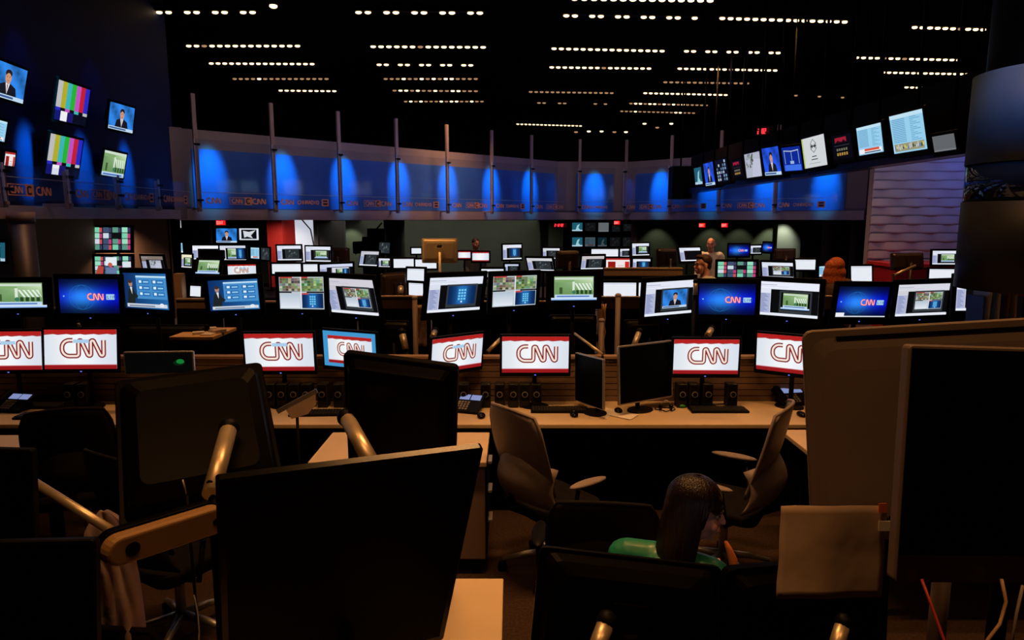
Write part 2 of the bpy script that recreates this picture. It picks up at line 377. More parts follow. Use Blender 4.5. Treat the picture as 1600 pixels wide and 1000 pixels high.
def art_white(a):
    a.rect(0,0,1,1,(232,236,244)); L=a.L+1; a.L=L
    for i in range(8): a.rect(.04,.12+i*.09,.96-.2*((i*3)%4)/4,.125+i*.09,(190,195,210),L)
    a.rect(0,.9,1,.93,(170,180,205))
def art_page(a):
    a.rect(0,0,1,1,(150,205,235)); a.rect(0,.9,1,1,(190,225,242)); L=a.L+1; a.L=L
    for i in range(14): a.rect(.05,.28+i*.045,.45,.295+i*.045,(70,130,175),L)
    L=a.L+1; a.L=L
    for i in range(14): a.rect(.6,.28+i*.045,.9-.1*(i%3),.295+i*.045,(90,150,190),L)
    a.rect(.03,.04,.95,.2,(235,238,240)); a.rect(.25,.12,.85,.2,(220,80,50)); a.rect(.25,.05,.9,.09,(60,70,110))
def art_page2(a):
    art_page(a); a.rect(.05,.04,.95,.24,(150,150,120)); L=a.L+1; a.L=L; R=random.Random(3)
    for i in range(18): a.rect(.05+i*.05,.05+.08*R.random(),.09+i*.05,.14+.1*R.random(),R.choice([(210,200,90),(60,70,50),(90,120,180),(190,190,190)]),L+i%2)
    a.L+=1
def art_multi(a):
    a.rect(0,0,1,1,(14,16,20)); R=random.Random(9)
    for i in range(4):
        for j in range(4):
            if (i,j) in ((2,2),): continue
            x=.01+i*.25; y=.02+j*.25; c=R.choice([(120,205,170),(150,220,190),(200,215,225),(90,150,130),(60,80,110)])
            a.rect(x,y,x+.15,y+.22,c,1+a.L if i==j==0 else a.L); a.L+=1; a.rect(x+.15,y,x+.22,y+.20,R.choice([(190,60,120),(200,80,90),(60,60,90)])) 
def art_multi2(a):
    art_multi(a); a.rect(.3,.5,.6,.95,(225,235,240)); a.poly([(.02,.02),(.22,.02),(.25,.45),(.1,.5)],(180,70,60)); a.disc(.42,.55,.06,(200,90,70)); a.rect(.3,.05,.6,.4,(100,120,160)); a.rect(.75,.4,.98,.7,(215,225,235))
def art_bars(a):
    cs=[(186,186,186),(176,170,40),(60,178,178),(40,176,50),(190,80,190),(190,30,50),(40,40,190)]
    for i,c in enumerate(cs): a.rect(i/7,.33,(i+1)/7,1,c,1)
    a.L=1; a.rect(0,0,1,.33,(8,8,16)); d=[(40,40,190),(10,10,12),(190,80,190),(10,10,12),(60,178,178),(10,10,12),(186,186,186)]
    for i,c in enumerate(d): a.rect(i/7,.25,(i+1)/7,.33,c,3)
    a.L=3; a.rect(0,0,.17,.25,(18,20,110)); a.rect(.17,0,.37,.25,(236,236,240)); a.rect(.37,0,.56,.25,(30,20,100))
def art_gridcity(a):
    a.rect(0,0,1,1,(12,40,150)); a.rect(.05,.02,.95,.26,(60,110,230)); 
    for x in (.12,.5,.88): a.line([(x,.3),(x,.85)],.03,(150,180,210))
    a.line([(.1,.86),(.5,.82),(.9,.86)],.04,(180,190,205)); a.rect(.4,.3,.6,.42,(150,180,220))
def art_symbol(a):
    a.rect(0,0,1,1,(208,212,214)); a.rect(0,0,.06,1,(180,200,120))
    a.line([(.5,.92),(.38,.78),(.38,.6),(.5,.48),(.62,.6),(.62,.78)],.02,(50,50,55),True); a.line([(.38,.6),(.62,.78)],.02,(50,50,55)); a.line([(.38,.78),(.62,.6)],.02,(50,50,55))
    for x in (.43,.57): a.disc(x,.69,.05,(60,60,64),.04); 
    a.rect(.4,.34,.6,.37,(40,40,44)); a.rect(.36,.24,.64,.27,(60,60,64)); a.rect(.25,.12,.75,.135,(150,150,150))
def art_ticker(a):
    a.rect(0,0,1,1,(6,5,10)); a.rect(.15,.68,.75,.9,(150,26,46)); a.poly([(.15,.68),(.3,.78),(.5,.7),(.6,.8),(.75,.68)],(40,8,16)); L=a.L+1; a.L=L
    for i in range(5): a.rect(.2+i*.12,.34,.28+i*.12,.44,(110,110,90),L); a.rect(.2+i*.12,.14,.28+i*.12,.26,(170,130,60),L)
    a.rect(.1,.55,.9,.57,(60,60,60))
def art_crowd(a):
    a.rect(0,0,1,1,(176,180,196)); R=random.Random(2)
    for i in range(26): x=R.random()*.5; y=.3+R.random()*.6; a.poly([(x,y),(x+.1,y+.02),(x+.07,y+.16)],R.choice([(100,110,90),(60,66,60),(140,150,150)]))
    a.poly([(.4,0),(1,0),(1,.7),(.6,.75)],(190,192,212))
def art_numbers(a):
    a.rect(0,0,1,1,(8,10,26)); L=a.L+1; a.L=L; R=random.Random(4)
    for i in range(5):
        for j in range(6):
            if R.random()<.8: a.rect(.05+i*.18,.06+j*.16,.16+i*.18,.17+j*.16,R.choice([(180,195,210),(120,150,180),(90,110,130)]),L)
def art_white_figure(a):
    a.rect(0,0,1,1,(30,90,110)); a.poly([(.3,0),(.5,.7),(.75,.85),(.6,.4),(.9,0)],(150,200,210)); a.rect(0,0,1,.15,(170,200,220))
def art_bluelady(a): art_anchor(a,(30,70,190))
def art_mono(a):
    a.rect(0,0,1,1,(40,46,50)); R=random.Random(8)
    for i in range(9): x=R.random()*.8;y=R.random()*.7; a.poly([(x,y),(x+.2,y+.05),(x+.14,y+.3)],R.choice([(90,98,100),(60,66,70),(120,126,126)]))
def art_blackwhite(a):
    a.rect(0,0,1,1,(220,226,236)); a.rect(.1,.1,.9,.9,(14,14,18)); a.poly([(.2,.8),(.5,.7),(.85,.85),(.6,.4),(.7,.15),(.4,.3),(.25,.2)],(210,214,222))
def art_redwhite(a):
    a.rect(0,0,1,1,(238,228,228)); a.rect(0,.86,1,1,(180,40,40)); a.rect(.08,0,.4,.7,(150,24,20)); a.rect(.8,0,.98,.7,(200,40,36)); a.rect(.5,.3,.75,.34,(200,120,120))
def art_twin(a):
    a.rect(0,0,1,1,(214,218,232)); a.rect(.22,.03,1,.84,(12,12,14)); a.sub(.30,.10,.62,.80,art_green); a.sub(.62,.1,.95,.8,art_phone)
def art_framed(a): a.rect(0,0,1,1,(64,150,205)); a.sub(.09,.10,.93,.88,art_cnn)

# ================================================================ SETTING
ORD = ['first','second','third','fourth','fifth','sixth','seventh','eighth','ninth','tenth','eleventh','twelfth']
struct(MB().box(-9.5, 10.5, -1.5, 24, -.1, 0).build('floor', FLOORM))
struct(MB().box(-9.5, 10.5, -1.5, 24, 5.75, 5.85).build('ceiling', CEILM))
BACKW = mat('grey_green_back_wall', (.20,.205,.17), .85, noise=.08, nscale=1.5)
BRNW = mat('brown_side_wall', (.22,.13,.085), .8, noise=.06, nscale=2)
DKW = mat('dark_upper_wall', (.004,.004,.006), .9, spec=.05)
NAVY = mat('navy_upper_wall', (.002,.016,.12), .6, noise=.15, nscale=2)
struct(MB().box(-9.5, 10.5, 23.5, 23.7, 0, 2.8).build('wall_back', BACKW))
struct(MB().box(-9.5, 10.5, 23.5, 23.7, 2.8, 5.8).build('wall_back_upper', DKW))
struct(MB().box(-9.5, -9.4, -1.5, 23.6, 0, 5.8).build('wall_left', DKW))
struct(MB().box(10.4, 10.5, -1.5, 23.6, 0, 5.8).build('wall_right', DKW))
struct(MB().box(-9.5, 10.5, -1.5, -1.4, 0, 5.8).build('wall_front', DKW))
# mezzanine slab behind the front, its soffit level with the eye
outl = [(M0.x, M0.y), (M1.x, M1.y), (M2.x, M2.y), (M3.x, M3.y), (M4.x, M4.y), (10.3, 13.4), (10.3, 23.4), (-9.3, 23.4), (-9.3, 3.0)]
struct(MB().slab(outl, 2.27, 2.40).build('ceiling_mezzanine_soffit', mat('soffit_paint', (.05,.04,.035), .8)))
def fascia(name, A, B, z0, z1, th=.12, m=FASC, off=0.0):
    d = (B-A).normalized(); n = Vector((d.y,-d.x)); a0 = A+n*off; b0 = B+n*off
    pts = [(a0.x,a0.y),(b0.x,b0.y),((b0-n*th).x,(b0-n*th).y),((a0-n*th).x,(a0-n*th).y)]
    return struct(MB().slab(pts, z0, z1).build(name, m))
fascia('wall_mezzanine_left', M0, M1, 2.32, 5.6, m=NAVY)
fascia('wall_mezzanine_diagonal', M1, M2, 2.30, 3.60)
fascia('wall_mezzanine_centre', M2, M3, 2.30, 3.60)
fascia('wall_mezzanine_right', M3, M4, 2.30, 3.60)
TRM = mat('pale_lavender_trim', (.50,.42,.46), .5)
fascia('trim_1', M0, M1, 2.20, 2.34, .20, TRM, off=.06); fascia('trim_2', M1, M2, 2.18, 2.36, .20, TRM, off=.06)
fascia('trim_3', M2, M3, 2.18, 2.36, .20, TRM, off=.06); fascia('trim_4', M3, M4, 2.18, 2.36, .20, TRM, off=.06)
# blue panels
def bluepanel(n, A, B, t0, t1, z0=2.37, z1=3.30):
    a = plan(A,B,t0,.004); b = plan(A,B,t1,.004)
    return fascia(n, a, b, z0, z1, .012, BLUEW, .014)
bluepanel('trim_5', M1, M2, .028, .985); bluepanel('trim_6', M2, M3, .25, .76); bluepanel('trim_7', M3, M4, .03, .93)
GLASS = bpy.data.materials.new('clear_guard_glass'); GLASS.use_nodes = True
nt = GLASS.node_tree; nt.nodes.clear(); o_ = nt.nodes.new('ShaderNodeOutputMaterial'); mx = nt.nodes.new('ShaderNodeMixShader'); tr = nt.nodes.new('ShaderNodeBsdfTransparent'); gl = nt.nodes.new('ShaderNodeBsdfGlossy')
tr.inputs[0].default_value = (.93,.95,.98,1); gl.inputs[0].default_value = (.9,.9,.95,1); gl.inputs['Roughness'].default_value = .06; mx.inputs[0].default_value = .035
nt.links.new(tr.outputs[0], mx.inputs[1]); nt.links.new(gl.outputs[0], mx.inputs[2]); nt.links.new(mx.outputs[0], o_.inputs[0])
POSTM = mat('grey_post_paint', (.36,.28,.28), .55)
BE = (236,170,142)
def lettering(kind, W):
    a = Art(W/.17)
    u = 1/a.asp
    def block(x, h=.50): return logo(a, x, .25, h, BE, None, .13)
    def boxed(x):
        a.line([(x,.16),(x+1.45*u,.16),(x+1.45*u,.86),(x,.86)],.06,BE,True); logo(a, x+.2*u, .32, .38, BE, None, .11); a.rect(x+1.45*u,.1,x+2.15*u,.92,BE); text(a,'C', x+1.62*u, .26, .48, (30,34,80), .12); return x+2.2*u
    if kind == 'A': block(.11); boxed(.40); block(.70)
    elif kind == 'B':
        block(.10); text(a,'CNNRADIO', .34, .30, .38, BE, .09, .25, .62); a.rect(.70,.1,.81,.9,BE); a.rect(.72,.22,.79,.45,(40,44,90)); a.rect(.72,.58,.79,.78,(40,44,90))
    elif kind == 'C': boxed(.04); block(.45); 
    elif kind == 'D': block(.10); text(a,'CNNRADIO', .38, .30, .36, BE, .09, .25, .62)
    return a
def guard(A, B, t0, t1, kind, label, z0=2.37, z1=3.42, off=.34, post=4.1, post_at='start'):
    a = plan(A,B,t0,off); b = plan(A,B,t1,off); L = (b-a).length; ang = math.atan2(b.y-a.y, b.x-a.x)
    e = empty('glass_guard_panel', (a.x, a.y, z0), ang); tag(e, label, 'glass panel', 'glass guard panels along the mezzanine')
    MB().box(.03, L-.03, -.006, .006, .0, z1-z0).build('glass_sheet', GLASS, e)
    bev(MB().box(.01, .075, .02, .07, -.06, post-z0).build('post', POSTM, e), .006)
    for z in (.12, z1-z0-.08): MB().box(.0, .09, -.015, .02, z-.015, z+.015).build('clamp', BLK, e)
    MB().box(.03, L-.03, -.014, -.006, .235, .243).build('film_edge', mat('pale_film_line', (.35,.40,.55), .5), e)
    MB().box(.0, .012, -.008, .012, 0, z1-z0).build('glass_edge', mat('pale_glass_edge', (.45,.55,.75), .3), e)
    ar = lettering(kind, L); ar.build('printed_lettering', M_PRINT, L, .15, e, Matrix.Translation((L/2, -.010, .115)), 0)
    s = MB().box(.02,.06, .0, off-.02, -.03, 0).build('floor_bracket', POSTM, e)
    return e
for i in range(7):
    guard(M1, M2, .02+.1394*i, .02+.1394*(i+1), 'AB'[i%2], 'lettered glass guard panel, %s from the left end of the diagonal balcony run' % ORD[i])
guard(M2, M3, .25, .76, 'D', 'single lettered glass guard panel in the middle balcony bay between grey walls')
rt = [.005, .235, .46, .69, .93]
for i in range(4):
    guard(M3, M4, rt[i], rt[i+1], 'ABAB'[i], 'lettered glass guard panel, %s from the left of the right-hand balcony run' % ORD[i])
for i in range(6):
    y = 4.75+.985*i; guard(M0, M1, (y-3)/7.9, (y+.985-3)/7.9, 'BABABB'[i] if i != 2 else 'C', 'lettered glass guard panel, %s from the near end of the left wall' % ORD[i], post=2.72, z1=2.74)
fascia('trim_8', plan(M1,M2,-.012,.08), plan(M1,M2,.012,.08), 2.2, 3.6, .15)
for i in range(7): washer(M1, M2, .02+.1394*(i+(.27 if i < 2 else .22)))
washer(M2, M3, .50)
for t in (.11+.05, .40, .64, .86): washer(M3, M4, t)
for y in (6.6, 7.6, 8.55, 9.5): washer(M0, M1, (y-3)/7.9, power=1000, zt=2.85, ang=15)
for y in (6.4, 7.6, 8.9): 
    spot('blue_wall_washer', (-4.9, y, 4.6), (-5.2, y, 3.6), 5, (.0,.08,1), 50, 1)

# lower walls under the mezzanine
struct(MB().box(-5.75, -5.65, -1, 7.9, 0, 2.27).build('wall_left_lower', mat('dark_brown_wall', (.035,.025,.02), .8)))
struct(MB().box(-5.75, -5.65, 7.9, 11.35, 0, 2.27).build('wall_left_brown', BRNW))
struct(MB().box(-9.4, -5.65, 11.30, 11.40, 0, 2.27).build('wall_left_return', BRNW))
# wavy tile wall on the right
wm = MB(); X0, X1, Z0, Z1, Yw = 6.22, 8.35, 0.0, 4.1, 12.0
nx, nz = 1, 27; tw = X1-X0; th = .15
for j in range(nz):
    z0 = Z0+j*th; P = []; NC = 64
    for r in range(5):
        v = r/4; P.append([(X0+tw*c/NC, Yw-.030-.020*math.sin(2*PI*(tw*c/NC)/.60+PI*(j%2))*(1-v), z0+th*v) for c in range(NC+1)])
    wm.grid(P); wm.add([P[0][c] for c in range(NC+1)]+[(P[0][c][0], Yw+.01, z0) for c in range(NC+1)], [(c,c+1,c+NC+2,c+NC+1) for c in range(NC)])
wm.box(X0, X1, Yw+.005, Yw+.12, Z0, Z1)
struct(wm.build('wall_wavy_tile', mat('lavender_grey_tile', (.42,.38,.46), .5, spec=.4)))
struct(MB().box(8.3, 10.4, 12.0, 12.12, 0, 5.7).build('wall_right_far', DKW))
spot('blue_wall_washer', (7.9, 10.6, 3.6), (7.9, 12.0, 2.9), 34, (.05,.14,1), 80, 1)
spot('blue_wall_washer', (6.9, 10.9, 3.3), (6.8, 12.0, 2.8), 4, (.10,.14,.8), 80, 1)
RED = mat('red_counter_laminate', (.42,.012,.02), .4)
e = empty('red_counter', (7.2, 11.3, 0)); tag(e, 'long red counter band running along the foot of the wavy tile wall', 'counter')
bev(MB().box(-1.0, 1.5, -.25, .62, 0, 1.42).build('body', RED, e)); bev(MB().box(-1.02, 1.52, -.28, .62, 1.42, 1.48).build('counter_top', mat('red_top',(.6,.03,.04),.3), e))

spot('blue_wall_washer', (8.0, 10.9, 5.5), (8.9, 12.0, 4.4), 40, (.01,.1,1), 40, 1)
spot('added_column_light', (1.9, 3.5, 4.5), (3.32, 4.42, 2.95), 170, (.25,.50,1), 26, 1)  # added lamp standing in for the blue reflection on the upper drum
# columns under the mezzanine
def column(x, y, r, label, m=STEEL, z1=2.27, nm='round_column'):
    e = empty(nm, (x,y,0)); tag(e, label, 'column'); n = 28
    b = MB(); b.tube([(0,0,0),(0,0,z1)], r, n); b.build('shaft', m, e)
    MB().tube([(0,0,0),(0,0,.12)], r*1.12, n).build('base_ring', BLK, e); MB().tube([(0,0,z1-.1),(0,0,z1)], r*1.1, n).build('capital_ring', POSTM, e); return e
column(-5.05, 7.1, .115, 'shiny steel round column at the far left under the left balcony')
CONC = mat('grey_column_paint', (.22,.19,.17), .6, noise=.25, nscale=3)
p = at(616, 360, 18); column(p.x, 18, .27, 'grey round column behind the silver computer seen from its back', CONC)
p = at(850, 360, 18); column(p.x, 18, .12, 'slim grey column left of the red digital clock under the balcony', CONC)
p = at(992, 360, 18); column(p.x, 18, .10, 'slim grey column right of the small wall monitors under the balcony', CONC)
p = at(1295, 370, 15.5); column(p.x, 15.5, .15, 'grey column under the right balcony behind the red-haired person', CONC)
p = at(1336, 370, 15); column(p.x, 15, .09, 'thin dark column close beside the wavy tile wall', CONC)
p = at(308, 370, 16); column(p.x, 16, .32, 'thick dark column left of the red exit sign', mat('dark_column',(.03,.03,.04),.6))
# red wall piece and bright glazed doorway
a = at(417,360,19.5); b = at(441,360,19.5); c = at(461,360,19.2)
struct(MB().slab([(a.x,19.5),(b.x,19.5),(c.x,20.6),(a.x,20.7)], 0, 2.27).build('wall_red', mat('red_wall_paint', (.55,.015,.008), .6)))
d0 = at(461,360,19.6); d1 = at(497,360,19.6)
dr = struct(MB().box(d0.x, d1.x, 19.6, 19.68, 0, 2.25).build('door_1', mat('backlit_white_door_glass', (.5,.5,.5), .5, emit=(.8,.85,1), es=.62)))
dm = MB(); dm.tube([(d0.x+.2,19.57,2.2),(d0.x+.45,19.57,1.9),(d0.x+.55,19.57,1.3)], .02); dm.box(d1.x-.12,d1.x-.0,19.55,19.6,0,2.25)
dm.build('door_frame', mat('grey_door_frame', (.25,.22,.25), .6), dr)
struct(MB().box(d1.x, d1.x+.75, 19.6, 19.75, 0, 2.27).build('wall_back_pier', mat('mauve_grey_wall', (.20,.17,.19), .7)))
spot('under_balcony_downlight', tuple(at(440,344,18.6)+Vector((0,0,.0))), tuple(at(440,420,19.3)), 60, (1,.85,.75), 120)
for (px, pw, cx_) in ((545,22,1), (1210,26,1), (1115,7,1), (1030,8,1), (1160,7,1)):
    q = at(px, 350, 23.2); spot('under_balcony_downlight', (q.x, 22.9, 2.2), (q.x, 23.5, .9), pw*1.0, (.85,1,.62), 75, .6)
q = at(700,350,23); area('under_balcony_light', (q.x, 21.5, 2.15), 6.0, 42, (.95,1,.8), spread=170)
q = at(330,350,18); area('under_balcony_light', (q.x, 17.8, 2.15), 1.0, 10, (1,.85,.8), spread=160)
area('under_balcony_light', (-5.3, 9.9, 2.12), .5, 13.0, (1,.6,.35), spread=150)
e = tag(MB().box(*(lambda a,b:(a.x,b.x,20.9,21.3,0,2.05))(at(1212,380,21),at(1249,380,21))).build('pale_cabinet', mat('pale_cabinet_paint',(.5,.5,.45),.6)), 'tall pale cabinet lit from above beneath the right balcony', 'cabinet'); bev(e,.01)
q = at(1230,350,20.6); spot('under_balcony_downlight', (q.x, 20.4, 2.2), (q.x, 21.0, 1.4), 30, (.9,1,.75), 70)
# red digital clocks and exit signs
def sign(name, px, py, Y, W, H, txt, label, cat, z1=None, bg=(60,4,6), fg=(255,50,60)):
    p = at(px, py, Y); e = empty(name, (p.x, Y, p.z)); tag(e, label, cat)
    bev(MB().rrect(W, H, 0, .06, .01).build('housing', BLK, e)); a = Art(W/H); a.rect(0,0,1,1,bg); text(a, txt, .1, .2, .6, fg, .13, .35, .80*a.asp/ (1.35*len(txt))/.6*.82); a.build('lit_face', M_LED, W*.92, H*.8, e, None, -.001)
    t = z1 if z1 else 2.27
    MB().tube([(0,.03,H/2),(0,.03,t-p.z)], .012, 8).build('hanger', BLK, e); return e
sign('exit_sign', 345, 348, 17.5, .26, .15, 'EXIT', 'glowing red exit sign hanging above the two small televisions at left', 'exit sign', bg=(205,20,24), fg=(255,120,110))
sign('exit_sign', 964, 348, 18.2, .17, .12, 'EXIT', 'glowing red exit sign above the grid of small wall monitors', 'exit sign', bg=(205,20,24), fg=(255,120,110))
sign('exit_sign', 1097, 352, 20, .20, .15, 'EXIT', 'left one of two red exit signs under the right balcony', 'exit sign', bg=(205,20,24), fg=(255,120,110))
sign('exit_sign', 1132, 352, 20, .20, .15, 'EXIT', 'right one of two red exit signs under the right balcony', 'exit sign', bg=(205,20,24), fg=(255,120,110))
sign('digital_clock', 875, 352, 17.2, .36, .13, '2:12:02', 'small red digital clock under the balcony left of the wall monitors', 'clock', bg=(26,2,4))
e = sign('digital_clock', 1192, 205, 13.0, .24, .17, '2:02', 'red digital clock hanging above the long row of televisions', 'clock', 5.7, bg=(30,2,4)); e.rotation_euler.z = math.radians(-30)

# ceiling lamp strips
CZ = 5.2
LAMPB = mat('bright_warm_bulb', (.1,.1,.1), .5, emit=(1.0,.66,.34), es=3.2); LAMPD = mat('dim_warm_bulb', (.1,.1,.1), .5, emit=(1.0,.55,.28), es=.42)
strips = [(198,402,22,22,'g'),(553,757,22,23,'g'),(289,471,74,74,'f'),(577,761,75,76,'f'),(325,493,101,102,'f'),(587,752,103,104,'g'),(362,515,125,125,'d'),(598,748,125,125,'d'),
 (434,527,143,144,'f'),(612,748,143,144,'m'),(630,757,160,160,'m'),(890,1117,1,4,'f'),(878,1092,27,31,'g'),(1122,1326,31,37,'f'),(860,1040,78,82,'f'),(1067,1232,82,85,'g'),
 (857,1019,107,109,'f'),(1057,1216,109,112,'f'),(1035,1172,130,132,'d'),(825,960,145,147,'d'),(1004,1138,147,150,'f'),(830,950,162,164,'s'),(982,1107,163,166,'m'),(968,1087,175,178,'d'),
 (806,910,195,198,'f'),(1423,1542,45,49,'f'),(1333,1503,92,96,'f'),(1375,1525,115,118,'f'),(1412,1498,138,140,'f'),(1225,1320,150,154,'s')]
cols = 'left centre right'.split()
for i, (xa, xb, ya, yb, kd) in enumerate(strips):
    A = atz(xa, ya, CZ); B = atz(xb, yb, CZ); L = (B-A).length; ang = math.atan2(B.y-A.y, B.x-A.x)
    e = empty('ceiling_light_strip', A, ang)
    side = 'left' if xa < 500 else 'middle' if xa < 980 else 'right'
    tag(e, 'ceiling track with %s bulbs, %s from top, %s part of ceiling' % ({'g':'pairs of','f':'an unbroken line of','d':'mostly dim','m':'unevenly lit','s':'a few sparse'}[kd], ORD[min(11, sum(1 for s_ in strips if ('left' if s_[0]<500 else 'middle' if s_[0]<980 else 'right')==side and (s_[2], s_[0]) < (ya, xa)))], side), 'ceiling light', 'ceiling light strips')
    bev(MB().box(-.05, L+.05, -.05, .05, .035, .13).build('track_housing', BLK, e), .004)
    MB().tube([(L*.1,0,.13),(L*.1,0,.55)], .008, 6).tube([(L*.9,0,.13),(L*.9,0,.55)], .008, 6).build('hanger_rod', BLK, e)
    br, dm = MB(), MB(); n = max(8, round(L/.135)); R = random.Random(i)
    for k in range(n):
        x0 = L*k/n; q = br
        if kd == 'g' and k % 3 == 2: continue
        if kd == 'd': q = br if R.random() < .10 else dm
        if kd == 'm': q = br if R.random() < .45 else dm
        if kd == 's': 
            if R.random() < .55: continue
            q = dm
        if kd == 'f' and R.random() < .06: q = dm
        q.ball((x0+L/n*.5, 0, .022), (L/n*.36, .032, .022), nu=8, nv=5)
    if br.v: br.build('bulb_row', LAMPB, e)
    if dm.v: dm.build('dim_bulb_row', LAMPD, e)
for i, (px, py) in enumerate([(900,206),(920,205),(940,205),(960,206),(978,206),(1007,193),(1027,199),(1049,193),(427,9)]):
    p = atz(px, py, CZ) if py < 100 else at(px, py, 21.5)
    e = empty('ceiling_spotlight', p); tag(e, 'tiny white ceiling spotlight, %s from the left of those near the far balcony' % ORD[i] if i < 8 else 'single tiny ceiling spotlight above the top left light strip', 'spotlight', 'small ceiling spotlights')
    MB().tube([(0,0,.1),(0,0,.0)], .05, 10).build('can', BLK, e); MB().tube([(0,0,.13),(0,0,5.75-p.z)], .01, 6).build('hanger_rod', BLK, e); MB().ball((0,0,-.005), (.06,.06,.03), nu=8, nv=5).build('bulb', LAMPD if i%3 == 0 else LAMPB, e)

# ================================================================ SCREENS
def mounted(c, W, H, yaw, pit, rol):
    return Matrix.Translation(c) @ Matrix.Rotation(yaw,4,'Z') @ Matrix.Rotation(pit,4,'X') @ Matrix.Rotation(rol,4,'Y')
def monitor(name, corners, Y, art, label, group=None, cat='monitor', aspect=1.65, bz=.025, base=.74, mount='desk', yaw0=None, frame=BLK, chin=None, depth=.045, pit0=0.0, sp=.12, sa=.06, led=False, sr=.02):
    c, W, H, yaw, pit, rol = fit(corners, Y, aspect, yaw0, pit0=pit0, sp=sp, sa=sa, sr=sr)
    if base == .74: base = base_for(c.x+.08*-math.sin(yaw), c.y+.08)
    root = empty(name, (c.x, c.y, base), 0); tag(root, label, cat, group)
    M = Matrix.Translation(Vector((-c.x,-c.y,-base))) @ mounted(c, W, H, yaw, pit, rol)
    ch = chin if chin is not None else bz*1.4
    OW, OH = W+2*bz, H+bz+ch; cz = (bz-ch)/2
    bev(MB().rrect(OW, OH, 0, depth*.5, .008, M, 0, cz).build('frame', frame, root), .003, 1)
    b = MB(); b.rrect(OW*.8, OH*.76, depth*.5, depth, .02, M, 0, cz); b.build('back_cover', BLK, root)
    if art is None: MB().box(-W/2, W/2, -.0015, 0, -H/2, H/2, M).build('screen', OFF, root)
    else:
        a = Art(W/H); art(a); a.build('screen', M_SCREEN, W, H, root, M, -.0012, .00015 if a.L > 10 else .0003)
    if led: MB().box(-.006, .006, -.003, 0, -H/2-ch*.6-.003, -H/2-ch*.6+.003, M).build('power_light', mat('blue_power_led', (0,0,0), .5, emit=(.15,.2,1), es=1.2), root)
    bk = M @ Vector((0, depth, 0)); 
    if mount == 'desk':
        n = MB(); n.box(-.028, .028, depth*.9, depth+.03, -.06, .06, M); q = M @ Vector((0, depth+.045, 0))
        n.tube([q+Vector((0,0,.05)), Vector((q.x, q.y, .012))], .018, 10); n.build('neck', BLK, root)
        Mb = Matrix.Translation((q.x, q.y, 0)) @ Matrix.Rotation(yaw,4,'Z')
        bev(MB().slab([(.11*math.cos(t*PI/8), -.03+.085*math.sin(t*PI/8)) for t in range(16)], 0, .014, Mb).build('foot', BLK, root), .003, 1)
    elif mount == 'pole':
        q = M @ Vector((0, depth+.06, 0)); n = MB(); n.box(-.03, .03, depth*.9, depth+.05, -.06, .06, M); n.build('mount_plate', BLK, root)
        MB().tube([(q.x,q.y,q.z+.05),(q.x,q.y,.012)], .02, 10).build('pole', BLK, root)
        MB().tube([(q.x,q.y,.012),(q.x,q.y,.0)], .06, 14).build('foot', BLK, root)
    elif mount == 'wall':
        MB().box(-.06, .06, depth*.9, depth+.14, -.06, .06, M).build('wall_bracket', BLK, root)
    elif mount == 'ceiling':
        q = M @ Vector((0, depth+.03, 0)); MB().box(-.05, .05, depth*.9, depth+.05, -.05, .05, M).tube([q, Vector((q.x,q.y,(5.75 if base > 3 else 2.27)-base))], .018, 8).build('hanger', BLK, root)
    return root
E = art_editor
def ed(inner=None, tint=(218,222,236), box=(.36,.20,.88,.74)): return lambda a: art_editor(a, inner, tint, box)
def cn(s=0): return lambda a: art_cnn(a, s)
G1 = 'lower row of monitors on the long desk'; G2 = 'upper row of monitors above the long desk'
low = [((-42,517,64,519,66,576,-40,580), 'red and white news logo, cut by the left edge', 1),
 ((69,515,182,515,183,576,70,577), 'red and white news logo on the second lower monitor from the left edge', 1),
 ((381,522,488,521,492,579,385,579), 'red logo with blue smear, just right of the large left monitor back', 1),
 ((504,514,586,524,589,577,508,572), 'news logo inside a sky-blue border, half hidden behind a black monitor', 'f'),
 ((676,532,755,520,751,573,673,583), 'turned, with red logo, between the bluish-black monitor back and the straight one', 1),
 ((785,526,889,526,888,582,784,582), 'lower monitor with red logo squarely above the left grey chair', 0),
 ((1053,530,1156,531,1152,584,1052,584), 'lower monitor with red logo beside the large switched-off silver display', 0),
 ((1184,522,1290,528,1288,590,1181,575), 'lower monitor with red logo partly covered by the big silver computer on the right', 0)]
for cr, lb, s in low:
    lb = 'monitor, '+lb
    monitor('monitor', cr, 5.15, art_framed if s == 'f' else cn(s), lb, G1, aspect=1.78, bz=.018, chin=.032, led=True)
